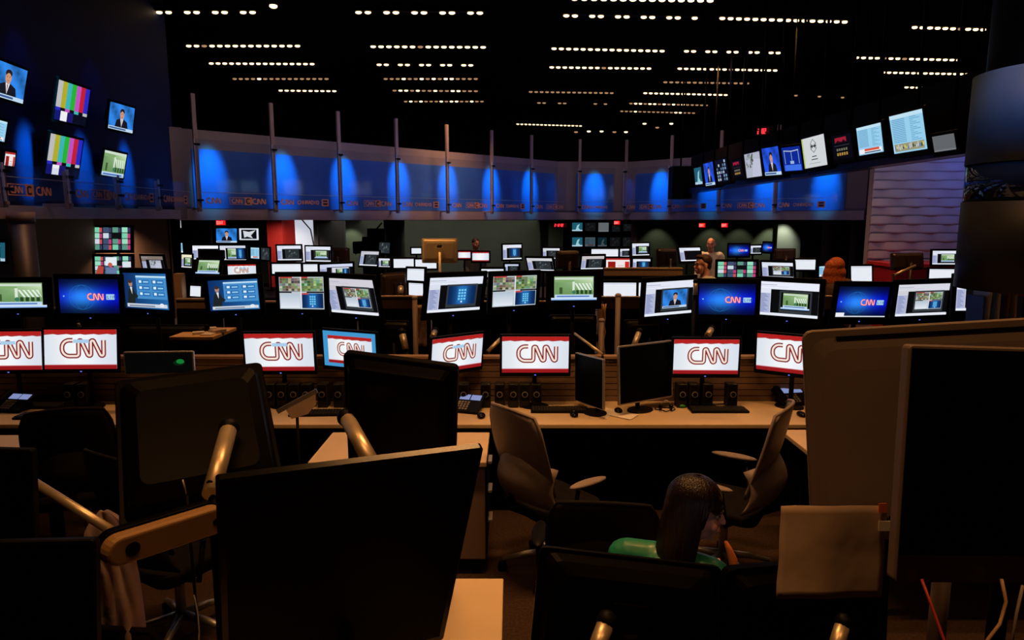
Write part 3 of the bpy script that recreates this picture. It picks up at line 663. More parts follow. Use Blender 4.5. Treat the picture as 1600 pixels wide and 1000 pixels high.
up = [((-22,441,72,441,74,483,-20,483), art_house, 'upper black monitor with green house picture at the far left edge'),
 ((91,436,184,436,187,490,95,489), lambda a: art_blue(a), 'upper black monitor with bright blue globe picture, leftmost of the blue ones'),
 ((192,427,258,427,265,485,197,480), art_board, 'upper black monitor showing a presenter beside a board, the darker one on the left'),
 ((325,440,401,434,407,483,329,486), art_board, 'upper black monitor showing a presenter beside a board, the brighter one turned left'),
 ((436,433,505,432,507,483,438,483), art_quad, 'upper black monitor split in four pictures, left of the turned editing screen'),
 ((507,434,582,438,592,493,520,487), ed(art_quad,(200,196,206)), 'upper black monitor turned right with greyish editing window, beside the four-way one'),
 ((672,434,756,432,748,483,667,489), ed(art_phone), 'upper black monitor with white editing window and dark blue phone picture'),
 ((771,432,839,430,836,476,769,480), art_quad, 'upper black monitor split in four pictures, left of the green one in the middle'),
 ((862,432,932,430,933,471,860,471), art_house, 'upper black monitor with green house picture in the middle of the room'),
 ((1010,442,1084,437,1079,488,1007,495), ed(art_anchor), 'upper black monitor with editing window and a blue presenter picture'),
 ((1093,443,1181,444,1179,492,1091,491), lambda a: art_blue(a), 'upper black monitor with blue globe picture, directly right of the presenter window'),
 ((1188,439,1281,444,1277,498,1185,491), ed(art_house,(225,228,242),(.38,.18,.86,.70)), 'upper black monitor with white editing window around a green picture, right of the middle'),
 ((1313,446,1390,450,1382,494,1304,496), lambda a: art_blue(a,1), 'upper black monitor with blue globe picture and white bottom bar, rightmost blue one'),
 ((1405,446,1485,442,1477,491,1398,494), ed(art_quad,(205,206,216)), 'upper black monitor with greyish editing window, above the big silver computer'),
 ((1496,436,1566,434,1562,486,1493,484), ed(None,(225,230,245)), 'upper black monitor with white window, partly behind the round column')]
for cr, ar, lb in up:
    monitor('monitor', cr, 5.95, ar, lb, G2, aspect=1.68, bz=.045, chin=.07, mount='pole', led=True)
G3 = 'smaller monitors on the rows of desks further back'
far = [((146,355,205,355,205,391,146,391), 9.3, art_multi, 'black monitor full of small coloured pictures on the brown wall, the upper of two', 'pole'),
 ((148,401,206,400,206,429,148,430), 8.6, art_multi2, 'black monitor full of small coloured pictures on the brown wall, the lower of two', 'desk'),
 ((219,400,254,401,258,425,226,424), 9.0, ed(art_crowd,(120,108,100)), 'tilted monitor with dim grey window left of the bright doorway corner', 'desk'),
 ((-20,379,8,379,8,408,-20,408), 7.6, art_white_figure, 'monitor edge just visible at far left beside the steel column', 'pole'),
 ((338,357,370,357,370,379,338,379), 15.5, art_anchor, 'small television with a presenter on blue, hanging under the red exit sign', 'ceiling'),
 ((374,357,404,357,404,375,374,375), 15.5, art_blackwhite, 'small television with black and white picture hanging right of the presenter one', 'ceiling'),
 ((301,384,341,384,341,405,301,405), 14.0, ed(None,(235,236,248)), 'distant monitor with white top bar above the tilted green one at left', 'desk'),
 ((342,384,384,384,384,406,346,406), 13.6, art_twin, 'distant monitor with white bar and two small pictures, beside the red chair area at left', 'desk'),
 ((392,387,405,387,405,404,392,404), 14, art_page, 'narrow distant screen with pale blue page, left of a pair', 'desk'),
 ((408,387,421,388,421,406,408,406), 14, art_mono, 'narrow distant screen with grey picture, right of a pair', 'desk'),
 ((432,384,470,384,471,406,435,407), 13.5, ed(art_mono), 'distant editing monitor standing before the red wall', 'desk'),
 ((477,385,517,386,516,409,479,408), 13.5, ed(art_house), 'distant editing monitor with green picture standing before the bright doorway', 'desk'),
 ((311,406,345,406,344,429,303,429), 9.4, art_house, 'black tilted monitor with dim green picture, above the left presenter board', 'desk'),
 ((356,414,400,413,400,431,356,432), 9.6, cn(1), 'partly hidden monitor with the red logo, behind the presenter board monitor', 'desk'),
 ((425,413,470,413,470,427,425,427), 10.5, art_white, 'wide white screen above the four-way monitor at left', 'desk'),
 ((474,413,497,413,497,426,474,426), 10.5, art_white, 'short white screen next to the wide white one at left', 'desk'),
 ((500,415,551,411,551,432,500,434), 9.6, ed(art_twin,(200,206,232)), 'bluish-white editing screen peeking above the turned editing monitor', 'desk'),
 ((564,393,594,393,587,415,562,415), 12.0, ed(art_mono,(190,190,200)), 'tilted grey editing monitor left of the silver computer back', 'desk'),
 ((593,379,610,379,608,396,592,395), 14.0, art_mono, 'very small dark picture screen in front of the thick grey column', 'desk'),
 ((592,404,609,404,609,417,592,417), 11.5, ed(art_green), 'very small screen with green picture left of the two white ones', 'desk'),
 ((615,405,647,405,647,418,615,418), 11.5, art_white, 'white document screen left of the silver computer stand', 'desk'),
 ((649,406,682,406,682,419,649,419), 11.5, art_white, 'white document screen directly under the silver computer back', 'desk'),
 ((636,420,664,420,661,441,637,441), 8.6, art_white, 'bright white screen above the gap between the desks, upper one', 'desk'),
 ((637,442,663,443,659,462,641,461), 8.0, art_white, 'bright white screen above the gap between the desks, lower one', 'desk'),
 ((643,388,658,388,658,396,643,396), 14.5, art_white, 'tiny white screen just left of the silver computer back', 'desk'),
 ((716,393,735,393,735,404,716,404), 13.5, cn(9), 'tiny white screen with red line just right of the silver computer back', 'desk'),
 ((738,394,764,394,764,408,738,408), 13.0, cn(9), 'small white screen with red line in front of the dark-haired person far back', 'desk'),
 ((752,421,787,421,787,432,752,432), 9.4, art_white, 'sliver of white screen above the phone-picture monitor', 'desk'),
 ((784,383,816,382,813,405,788,405), 13.0, ed(art_phone), 'editing monitor far back left of the dim wall clock', 'desk'),
 ((789,413,810,413,810,425,789,425), 10.8, ed(art_mono,(190,200,225)), 'small editing screen above the middle four-way monitor', 'desk'),
 ((821,404,862,404,866,422,828,422), 10.2, ed(art_mono,(200,200,206)), 'editing monitor turned right, just above the middle green monitor', 'desk'),
 ((847,388,875,388,874,404,850,404), 13.2, ed(art_mono,(205,208,215)), 'editing monitor behind the dark monitor backs in the centre', 'desk'),
 ((910,401,945,400,941,420,907,420), 9.8, ed(art_mono,(190,184,186)), 'dim grey editing monitor right above the middle green one', 'desk'),
 ((924,390,966,390,966,402,924,402), 13.5, art_white, 'wide white screen under the grid of small wall monitors', 'desk'),
 ((969,389,983,389,983,401,969,401), 13.5, ed(art_mono), 'tiny editing screen right of the wide white one in the centre back', 'desk'),
 ((987,381,1014,380,1014,399,989,399), 13.5, ed(art_house), 'distant editing monitor with green picture right of the wall monitors', 'desk'),
 ((947,404,984,404,984,420,947,420), 10.4, art_redwhite, 'screen with red and white page behind the brown partition', 'desk'),
 ((989,405,1016,405,1016,420,989,420), 10.4, ed(art_phone), 'screen with a blue picture in a white window behind the brown partition', 'desk'),
 ((1030,391,1043,391,1041,404,1029,404), 12.8, ed(art_mono), 'tiny turned screen between brown chairs, centre right', 'desk'),
 ((1059,387,1094,388,1096,407,1066,408), 11.0, ed(None), 'tilted editing monitor left of the balding person', 'desk'),
 ((946,431,966,431,966,441,946,441), 8.8, art_white, 'white strip of a screen below the brown partition, left', 'desk'),
 ((974,430,1001,430,1001,442,974,442), 8.8, cn(0), 'small screen with red logo below the brown partition', 'desk'),
 ((1017,430,1032,430,1032,438,1017,438), 8.8, art_white, 'white strip of a screen below the brown partition, right', 'desk'),
 ((943,442,994,442,994,463,943,463), 7.9, art_white, 'large white document screen behind the metal post in the centre', 'desk'),
 ((998,442,1040,442,1040,463,998,463), 7.9, art_white, 'white document screen mostly behind the presenter-window monitor', 'desk'),
 ((1139,382,1170,382,1170,400,1139,400), 13.0, lambda a: art_blue(a), 'small bright blue globe screen beside the balding person', 'desk'),
 ((1173,384,1189,384,1189,396,1173,396), 13.5, ed(art_mono), 'tiny editing screen right of the small blue globe screen', 'desk'),
 ((1193,379,1208,380,1206,394,1191,393), 13.0, lambda a: art_blue(a), 'tiny dim blue screen turned away in the far right back', 'desk'),
 ((1121,409,1182,409,1182,433,1121,433), 8.8, art_multi, 'wide monitor full of small coloured pictures right of the brown-haired man', 'desk'),
 ((1189,410,1239,411,1240,434,1193,433), 9.4, ed(art_quad), 'editing monitor above the white and green one, right of the coloured pictures', 'desk'),
 ((1242,406,1274,406,1274,421,1242,421), 11.0, art_white, 'plain white screen with a dark tilted handset before it', 'desk'),
 ((1280,416,1292,416,1292,432,1280,432), 9.8, art_page, 'narrow pale screen at the left of the red-haired person', 'desk'),
 ((1329,416,1362,416,1362,440,1331,439), 9.6, art_white, 'white laptop-size screen right of the red-haired person', 'desk'),
 ((1457,392,1496,392,1495,413,1457,413), 10.4, ed(art_green), 'editing monitor in front of the wavy tile wall', 'desk'),
 ((1452,421,1497,421,1497,436,1452,436), 9.2, art_white, 'white screen below the one at the wavy tile wall', 'desk'),
 ((282,340,297,340,297,356,282,356), 17.0, art_white, 'far small hanging screen beside the thick dark column, top one', 'ceiling'),
 ((283,380,298,380,298,395,283,395), 16.0, art_page, 'far small screen beside the thick dark column, below the hanging one', 'desk'),
 ((284,398,300,398,299,418,284,418), 12.2, ed(art_green,(230,226,190)), 'small yellowish screen at the corner of the brown wall', 'desk'),
 ((298,447,314,447,313,463,297,463), 7.6, art_white, 'small white screen in the gap left of the bright presenter board', 'desk')]
wallm = [(894,348,910,361,art_white_figure),(914,348,931,361,art_mono),(935,348,951,362,None),(956,352,969,362,art_mono),(974,350,986,361,art_mono),
         (894,371,910,385,art_white_figure),(914,371,930,385,art_page),(934,371,948,385,art_white_figure),(953,371,969,385,art_mono),(973,371,986,385,art_mono)]
for cr, Y, ar, lb, mt_ in far: monitor('monitor', cr, Y, ar, lb, G3, aspect=1.6, bz=.03, chin=.035, mount=mt_, sa=.2, base=.74 if mt_ != 'ceiling' else 2.0)
def greyscr(a): a.rect(0,0,1,1,(96,100,104)); a.rect(.02,.02,.98,.1,(120,124,128))
def dimmed(fn):
    def g(a):
        fn(a); a.c = [[tuple(int(v*.38) for v in c) for c in f] for f in a.c]
    return g
for i, (x0,y0,x1,y1,ar) in enumerate(wallm):
    ar = greyscr if ar is None else (ar if i in (0,5) else dimmed(ar))
    monitor('wall_monitor', (x0,y0,x1,y0,x1,y1,x0,y1), 18.6, ar, 'small screen in the monitor wall, %s from the left in the %s row' % (ORD[i%5], 'top' if i < 5 else 'bottom'), 'grid of small wall monitors', aspect=1.2, sa=.2, bz=.015, chin=.02, mount='wall', base=1.5, depth=.05)
a0 = at(880,360,18.8); a1 = at(990,360,18.8)
e = empty('monitor_rack', (a0.x, 18.85, 0)); tag(e, 'black rack panel that carries the grid of small wall monitors', 'rack')
MB().box(0, a1.x-a0.x, -.0, .1, 0, 2.18).build('panel', BLK, e); MB().box(0,.05,-.05,0,0,2.18).box(a1.x-a0.x-.05,a1.x-a0.x,-.05,0,0,2.18).build('upright', BLK, e)

# televisions on the left balcony wall
GL_ = 'televisions on the left wall'
ltv = [((-14,88,43,112,35,161,-22,146), 7.0, art_anchor, 'television with a presenter in a suit, cut by the left edge of the picture'),
 ((92,124,141,141,133,197,84,186), 8.0, art_bars, 'television with vertical colour bars, the upper of two'),
 ((80,208,129,220,122,277,70,271), 8.0, art_bars, 'television with vertical colour bars, the lower of two'),
 ((172,158,211,170,206,208,169,200), 9.0, art_anchor, 'smaller television with a presenter, right of the upper colour bars'),
 ((165,234,197,242,193,278,157,273), 9.0, art_green, 'television with dim green room picture, right of the lower colour bars'),
 ((-34,178,11,192,7,221,-40,212), 7.0, art_white, 'pale blue television picture at the left edge, below the big presenter'),
 ((9,237,24,239,22,260,6,258), 7.2, art_redwhite, 'very small dark television with a red face picture at the left edge')]
for cr, Y, ar, lb in ltv: 
    monitor('wall_television', cr, Y, ar if 'pale' not in lb else art_page, lb, GL_, cat='television', aspect=1.55, bz=.03, chin=.03, mount='wall', base=3.0, yaw0=.9, pit0=.15, sp=.5, sa=.15, sr=.08)
# long row of televisions hanging on the right
GR_ = 'long hanging row of televisions on the right'
rtv = [((1084,263,1095,261,1098,287,1087,289), art_white_figure, 'dim teal picture, leftmost lit one'), ((1099,256,1113,253,1118,288,1103,291), art_bluelady, 'blue figure picture, second lit one from the left'),
 ((1117,251,1134,248,1140,282,1122,286), art_numbers, 'table of white numbers'), ((1143,252,1157,249,1162,274,1146,278), art_ticker, 'black screen with small red chart, the further of two'),
 ((1163,242,1186,236,1191,275,1167,278), art_crowd, 'pale grey street picture'), ((1189,233,1216,228,1221,273,1197,274), art_bluelady, 'presenter on vivid blue'),
 ((1221,230,1249,229,1255,265,1226,269), art_gridcity, 'blue picture with white outlines'), ((1252,218,1287,209,1293,257,1258,264), art_symbol, 'white picture with a dark round emblem'),
 ((1299,214,1329,207,1333,245,1304,250), art_ticker, 'black screen with small red chart, the nearer of two'), ((1338,201,1376,191,1381,237,1343,243), art_page, 'pale blue text page with orange band'),
 ((1390,182,1440,170,1450,232,1397,241), art_page2, 'large pale blue text page, nearest lit one'), ((1457,215,1490,207,1495,234,1460,237), None, 'switched-off grey television at the near end')]
def depth_at(px):    # the rail runs parallel to the view at about x = 4.6 m
    return 4.816/((px-800)/F+.0754)
RT = []
for i, (cr, ar, lb) in enumerate(rtv):
    Yd = depth_at((cr[0]+cr[2])/2)
    RT.append(monitor('hanging_television', cr, Yd, ar if ar else greyscr, 'television in the long hanging row: '+lb, GR_, cat='television', aspect=1.45 , bz=.03, chin=.05, mount='ceiling', base=3.9, yaw0=-.9, pit0=.15, sp=.4, sa=.3, sr=.08, depth=.06))
e = empty('television_rail', (4.62, 7.2, 2.86)); tag(e, 'long black rail and housing under the hanging row of televisions', 'rail')
n = MB(); q0 = at(1536, 236, 6.45); q1 = at(1066, 303, 15.2)
d = Vector((q1.x-q0.x, q1.y-q0.y, q1.z-q0.z)); o0 = Vector((q0.x-4.62, q0.y-7.2, q0.z-2.86))
def rail(b, off, w, h0, h1):
    a = o0+Vector((off,0,0)); c = a+d
    b.add([a+Vector((0,0,h0)),a+Vector((w,0,h0)),a+Vector((w,0,h1)),a+Vector((0,0,h1)),c+Vector((0,0,h0)),c+Vector((w,0,h0)),c+Vector((w,0,h1)),c+Vector((0,0,h1))],[(0,1,2,3),(4,7,6,5),(0,4,5,1),(1,5,6,2),(2,6,7,3),(3,7,4,0)])
rail(n, .0, .16, 0, .10); n.build('rail', BLKG, e)
n = MB(); rail(n, .17, .03, 0, .80); n.build('backing_panel', BLK, e)
for k in range(5):
    t = .05+.22*k; a = o0+d*t+Vector((.22,0,0)); MB().tube([a+Vector((0,0,.1)), Vector((a.x,a.y,5.75-2.86))], .01, 8).build('ceiling_rod', BLK, e)
q = at(1063, 285, 15.35); e = empty('loudspeaker', (q.x, q.y, q.z)); tag(e, 'black box loudspeaker at the far left end of the hanging television row', 'loudspeaker')
bev(MB().box(-.22,.22,-.2,.2,-.36,.34).build('cabinet', BLK, e), .01); MB().rrect(.36,.6,-.21,-.2,.02).build('grille', DARK, e); MB().tube([(0,0,.34),(0,0,5.75-q.z)], .02, 8).build('ceiling_rod', BLK, e)

# round glossy column at the right
e = empty('round_glossy_column', (0,0,0)); q = at(1640, 300, 4.7); e.location = (q.x, q.y, 0); tag(e, 'wide glossy round column at the right edge, painted blue reflection above, grey below', 'column')
GLC = mat('blue_reflection_drum', (.03,.06,.12), .55, .1, spec=.3, noise=.3, nscale=1.2); GLD = mat('glossy_grey_drum', (.014,.015,.02), .5, .0, spec=.12, noise=.3, nscale=1.5)  # upper drum's blue reflection is put into its base colour
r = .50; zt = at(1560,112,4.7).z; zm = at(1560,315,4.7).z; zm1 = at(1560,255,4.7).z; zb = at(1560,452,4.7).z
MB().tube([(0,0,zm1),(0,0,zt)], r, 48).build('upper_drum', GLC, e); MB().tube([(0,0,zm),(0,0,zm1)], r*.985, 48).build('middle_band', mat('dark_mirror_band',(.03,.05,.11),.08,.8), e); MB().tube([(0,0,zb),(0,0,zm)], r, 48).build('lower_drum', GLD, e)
MB().tube([(0,0,0),(0,0,zb)], r*.16, 32).build('core', BLK, e); MB().tube([(0,0,zt),(0,0,5.75)], r*.85, 32).build('upper_core', BLK, e)

# ================================================================ FURNITURE
def desk(x0, x1, y0, y1, label, m=WOOD, back=None, z=.74, group=None, modesty=True, name='desk', rail=None, slat=False):
    e = empty(name, ((x0+x1)/2, (y0+y1)/2, 0)); tag(e, label, 'desk', group); w2, d2 = (x1-x0)/2, (y1-y0)/2
    bev(MB().box(-w2, w2, -d2, d2, z-.032, z).build('worktop', m, e), .005)
    for sx in (-1, 1):
        for sy in (-1, 1):
            n = MB(); n.box(sx*(w2-.07)-.03, sx*(w2-.07)+.03, sy*(d2-.07)-.03, sy*(d2-.07)+.03, 0, z-.032); n.build('leg', BLK, e)
    if modesty: MB().box(-w2+.1, w2-.1, d2-.16, d2-.14, .005, z-.04).build('modesty_panel', DARK, e)
    if back:
        if slat:
            n = MB(); k = 7
            for i in range(k): zz = z+.0+(back-z)*i/k; n.box(-w2, w2, d2-.05, d2-.01, zz, zz+(back-z)/k*.86)
            n.box(-w2, w2, d2-.03, d2, z-.03, back); n.build('slatted_back_panel', SLAT, e)
        else: MB().box(-w2, w2, d2-.05, d2, z-.3, back).build('back_panel', DARK, e)
        bev(MB().box(-w2, w2, d2-.07, d2+.01, back, back+.025).build('top_rail', rail or SLAT, e), .004)
    return e
desk(-5.2, 2.85, 4.74, 5.42, 'long pale desk under the lower row of logo monitors, with slatted back', back=1.09, slat=True, rail=PART)
desk(-1.24, -.155, 3.97, 4.56, 'pale desk behind the tilted black monitor, its brown end facing the aisle', modesty=False)
q = MB().box(-.43, -.165, 3.99, 4.54, .10, .705).build('drawer_pedestal', mat('brown_pedestal_paint', (.26,.17,.13), .6)); tag(q, 'brown drawer pedestal under the pale desk end in the middle', 'pedestal'); bev(q, .006)
MB().box(-.165, -.155, 4.02, 4.51, .12, .30).build('drawer_front', BLK, q); MB().box(-.165,-.155,4.02,4.51,.32,.50).build('drawer_front', BLK, q); MB().box(-.165,-.155,4.02,4.51,.52,.69).build('drawer_front', BLK, q)
for c in q.children:
    zc = sum(v.co.z for v in c.data.vertices)/8; MB().box(-.154, -.13, 4.2, 4.33, zc+.04, zc+.055).build('handle', ALU, c)
desk(-.95, -.035, 1.2, 2.62, 'pale near desk at the bottom middle, nearer than the brown pedestal', modesty=False)
desk(1.88, 3.6, 3.5, 4.62, 'pale desk corner between the right grey chair and the big silver computer')
desk(-4.2, -3.05, 3.55, 4.5, 'pale desk whose corner shows at the far left edge', modesty=False)
DSK = mat('dark_laminate', (.03,.02,.015), .5, spec=.3)
rows = [(7.36,8.10,1.0,[-3.9,-1.95,0,1.95,3.9],None),(8.62,10.85,1.0,[-5.0,-3,-1,1,3,5],None),(10.95,12.3,1.05,[-4.5,-2.5,-.5,1.5,3.5,5.5],None),(12.75,14.75,1.05,[-6,-4,-2,0,2,4,6],None),(15.3,17.0,1.0,[-9.2,-7.85],None)]
pos_words = {0:'leftmost',1:'second from left',2:'third from left',3:'fourth from left',4:'fifth from left',5:'sixth from left'}
row_words = ['row just behind the long logo-monitor desk','wide second row back','third row back','fourth row back','far left corner group']
for ri, (ya, yb, bk, xs, _) in enumerate(rows):
    for i, x in enumerate(xs[:-1]):
        desk(x+.01, xs[i+1]-.01, ya, yb, 'dark workstation desk, %s in the %s' % (pos_words[i], row_words[ri]), m=DSK, back=None, group='dark workstation desks', name='workstation_desk')
# free-standing partitions
def partition(pxa, pxb, Y, ytop, band, label, m=PART):
    a = at(pxa, ytop, Y); b = at(pxb, ytop, Y); zb = at((pxa+pxb)/2, band, Y).z
    e = empty('desk_partition', ((a.x+b.x)/2, Y, 0)); tag(e, label, 'partition', 'low partitions between the desks'); w2 = (b.x-a.x)/2
    MB().box(-w2, w2, -.02, .02, .05, zb).build('blackout_panel', DARK, e); bev(MB().box(-w2, w2, -.022, .022, zb, a.z-.02).build('upper_panel', m, e), .003)  # dark lower panel added to keep the gap behind the long desk black
    bev(MB().box(-w2, w2, -.03, .03, a.z-.02, a.z).build('top_rail', mat('tan_rail', (.5,.36,.24), .5), e), .003)
    for s in (-1,1): MB().box(s*w2-.02 if s > 0 else -w2, s*w2 if s > 0 else -w2+.02, -.024, .024, 0, zb).build('post', BLK, e)
partition(276, 345, 7.26, 466, 482, 'brown topped low partition in the gap left of the bright presenter board')
partition(560, 672, 7.26, 462, 482, 'brown topped low partition behind the thin metal post near the room centre')
partition(935, 1020, 7.26, 463, 482, 'brown topped low partition behind the taller metal post right of centre')
partition(1165, 1320, 7.26, 462, 483, 'brown topped low partition under the red-haired person')
partition(1385, 1540, 7.26, 462, 483, 'brown topped low partition behind the far right upper monitors')
partition(675, 930, 7.26, 470, 478, 'dark low partition behind the four-way and green monitors', DARK)
partition(1022, 1162, 7.26, 470, 478, 'dark low partition behind the presenter-window monitor', DARK)
partition(350, 556, 7.26, 470, 478, 'dark low partition behind the left four-way monitor', DARK)
partition(-60, 270, 7.26, 480, 488, 'dark low partition behind the leftmost upper monitors', DARK)
partition(944, 1066, 8.58, 418, 431, 'brown partition top crossing below the red and white screen')
for px, y0, Y, lb in ((648, 462, 5.86, 'thin vertical metal post left of the turned white editing monitor'), (966, 458, 5.86, 'taller vertical metal post between the green and presenter monitors'),(940,497,5.86,'short brown metal post beside the green house monitor')):
    p = at(px, y0, Y); e = empty('metal_post', (p.x, Y, 0)); tag(e, lb, 'post'); MB().tube([(0,0,.01),(0,0,p.z-.02)], .022, 12).build('pole', mat('taupe_post_paint', (.24,.17,.13), .5), e); MB().ball((0,0,p.z-.02), (.028,.028,.02)).build('cap', POSTM, e); MB().tube([(0,0,0),(0,0,.012)], .06, 14).build('foot', BLK, e)

def loft(b, W, H, y0, W2, H2, y1, r, M, cz=0):
    def ring(w, h, y, r):
        o = []
        for (sx, sz, a0) in ((1,1,0),(-1,1,90),(-1,-1,180),(1,-1,270)):
            for k in range(4):
                a = math.radians(a0+30*k); o.append((sx*(w/2-r)+r*math.cos(a), y, cz+sz*(h/2-r)+r*math.sin(a)))
        return o
    P = [ring(W,H,y0,r), ring(W+(W2-W)*.35,H+(H2-H)*.35,y0+(y1-y0)*.7,r), ring(W2,H2,y1,r)]
    b.grid(P, M, False, True); n = len(P[0]); b.add(P[2], [tuple(range(n))], M); b.add(P[0], [tuple(range(n))], M)
def backmon(corners, Y, label, group=None, m=BLK, aspect=1.6, base=.74, thick=.03, bulge=.045, yaw0=None, stand='desk', pit0=0, sa=.06, name='monitor_from_behind', r=.02, sp=.12, lit=None):
    c, W, H, yaw, pit, rol = fit(corners, Y, aspect, yaw0, pit0=pit0, sa=sa, sp=sp)
    if base == .74: base = base_for(c.x, c.y-.1)
    root = empty(name, (c.x, c.y, base)); tag(root, label, 'monitor', group); M = Matrix.Translation(Vector((-c.x,-c.y,-base))) @ mounted(c, W, H, yaw, pit, rol)
    bev(MB().rrect(W, H, 0, thick, r, M).build('casing', m, root), .003, 1)
    b = MB(); loft(b, W*.94, H*.92, 0, W*.72, H*.62, -bulge, r*1.5, M); b.build('back_cover', m, root)
    MB().box(-W*.47, W*.47, thick, thick+.002, -H*.46, H*.46, M).build('screen', lit or OFF, root)
    if stand == 'desk':
        q = M @ Vector((0,-bulge-.03,-.02)); n = MB(); n.box(-.05,.05,-bulge-.03,-bulge,-.08,.05,M); n.tube([q, Vector((q.x,q.y,.01))], .02, 10); n.build('neck', m, root)
        bev(MB().slab([(q.x+.13*math.cos(t*PI/8), q.y+.09*math.sin(t*PI/8)) for t in range(16)], 0, .014).build('foot', m, root), .003, 1)
    return root, M, W, H
BRK = mat('dark_brown_glossy_plastic', (.045,.026,.016), .35, spec=.5)
bm_list = [((596,428,634,424,636,470,598,472), 8.3, 'dark brown back of a monitor left of the silver computer stand'), ((868,392,906,391,905,420,869,420), 9.6, 'dark brown back of a monitor right behind the middle green one'),
 ((1208,388,1244,388,1243,408,1209,408), 12.9, 'brown back of a distant monitor left of the tall pale cabinet'), ((1392,396,1443,394,1444,422,1393,422), 9.7, 'large brown back of a monitor before the wavy tile wall'),
 ((312,392,352,390,352,405,313,405), 12.2, 'dark brown back of a monitor above the tilted green one'), ((519,387,545,387,545,411,520,411), 12.8, 'brown back of a monitor left of the dark camera stand'),
 ((1026,388,1058,388,1058,416,1027,416), 9.8, 'reddish brown back of a monitor right of the green editing screen'), ((552,378,575,376,576,396,553,396), 13.8, 'black back of a distant monitor beside the thick grey column'),
 ((573,357,600,357,600,380,574,380), 14.3, 'black back of a high monitor left of the thick grey column')]
for cr, Y, lb in bm_list: backmon(cr, Y, lb, 'brown monitor backs among the rear desks', BRK if 'brown' in lb else BLK, sa=.3)
backmon((195,507,326,507,326,580,195,580), 6.4, 'large black monitor back standing behind the gap at left', 'monitor backs behind the long desk', base=0, sa=.3, yaw0=0)
backmon((598,500,640,502,640,560,600,560), 6.2, 'small black monitor back behind the thin metal post', 'monitor backs behind the long desk', base=0, sa=.4, yaw0=0)
backmon((858,492,932,492,932,548,858,548), 6.2, 'black monitor back behind the straight logo monitor, right side', 'monitor backs behind the long desk', base=0, sa=.4, yaw0=0)
backmon((975,500,1048,498,1048,548,976,548), 6.2, 'black monitor back behind the large silver display', 'monitor backs behind the long desk', base=0, sa=.4, yaw0=0)
# silver computer seen from the back, lit from above
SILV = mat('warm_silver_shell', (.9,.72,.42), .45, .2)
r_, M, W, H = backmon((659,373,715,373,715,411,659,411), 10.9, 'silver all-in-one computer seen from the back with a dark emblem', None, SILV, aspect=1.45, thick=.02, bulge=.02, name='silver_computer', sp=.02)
a = Art(1); 
def apple(a, cx, cy, s, col):
    a.poly([(cx+s*x, cy+s*y) for x, y in ((0,.34),(.2,.42),(.42,.3),(.30,.12),(.30,-.1),(.46,-.26),(.3,-.5),(.1,-.46),(-.1,-.46),(-.3,-.5),(-.46,-.2),(-.46,.14),(-.3,.38),(-.12,.4))], col); a.poly([(cx+s*x, cy+s*y) for x, y in ((0,.46),(.04,.66),(.2,.76),(.16,.56))], col)
apple(a, .5, .45, .9, (24,16,10)); a.build('emblem', M_PRINT, .11, .12, r_, M @ Matrix.Translation((0,-.022,.06)), 0)

# big silver computer backs / fronts at the right foreground
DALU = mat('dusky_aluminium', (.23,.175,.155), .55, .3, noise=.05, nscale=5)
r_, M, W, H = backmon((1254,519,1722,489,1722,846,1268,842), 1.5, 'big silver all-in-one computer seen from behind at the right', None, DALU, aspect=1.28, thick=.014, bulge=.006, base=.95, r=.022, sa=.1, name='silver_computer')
n = MB(); n.box(-W*.38, W*.30, -.004, 0, H/2-.022, H/2-.017, M); n.build('top_vent_slot', BLK, r_)
n = MB(); [n.box(-W*.30+i*.008, -W*.30+i*.008+.004, -.022, -.01, -H*.40, -H*.40+.012, M) for i in range(14)]; n.build('lower_vent', BLK, r_)
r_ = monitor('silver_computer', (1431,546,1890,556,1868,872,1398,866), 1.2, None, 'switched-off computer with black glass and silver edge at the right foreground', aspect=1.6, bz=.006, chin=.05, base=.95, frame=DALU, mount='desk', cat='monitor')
c, W, H, yaw, pit, rol = fit((1431,546,1890,556,1868,872,1398,866), 1.2, 1.6)
M = Matrix.Translation(Vector((-c.x,-c.y,-.95))) @ mounted(c, W, H, yaw, pit, rol)
MB().box(-W/2, W/2, -.002, 0, -H/2-.05, -H/2, M).build('chin_glass', mat('dark_chin', (.012,.006,.004), .4), r_)
e = empty('high_counter', (1.35, 1.25, 0)); tag(e, 'dark raised counter carrying the two silver computers at the right', 'counter')
bev(MB().box(-.52, 1.0, -.42, .38, .91, .95).build('counter_top', DSK, e)); MB().box(-.48,.96,.20,.23,0,.91).build('back_panel', BLK, e)
MB().box(-.48,-.44,-.38,.2,0,.91).build('side_panel', BLK, e); MB().box(.92,.96,-.38,.2,0,.91).build('side_panel', BLK, e)
# taped sheet of paper
c, W, H, yaw, pit, rol = fit((1221,788,1386,793,1381,932,1214,940), 1.28, 1.1, sa=.3)
e = empty('paper_sheet', (c.x, c.y, c.z)); tag(e, 'creased beige sheet of paper taped to the edge of the switched-off computer', 'paper')
M = Matrix.Translation(-c) @ mounted(c, W, H, yaw, pit, rol)
P = [[(-W/2+W*i/16+.0006*math.sin(j*1.1), .0012*math.sin(i*.5)+.0009*math.sin(j*.8+i*.2)+.004*(j/12)**2, H/2-H*j/12+.0006*math.sin(i*.7)) for i in range(17)] for j in range(13)]
o = MB().grid(P, M).build('sheet', BEIGEP, e); so = o.modifiers.new('thick','SOLIDIFY'); so.thickness = .0006
MB().box(W/2-.02, W/2+.012, -.004, -.002, H/2-.05, H/2-.03, M).build('tape', PAPER, e)
MB().box(W/2-.022, W/2-.004, -.005, -.003, H/2-.012, H/2+.006, M).build('orange_tab', mat('orange_tab', (.7,.16,.04), .5), e)

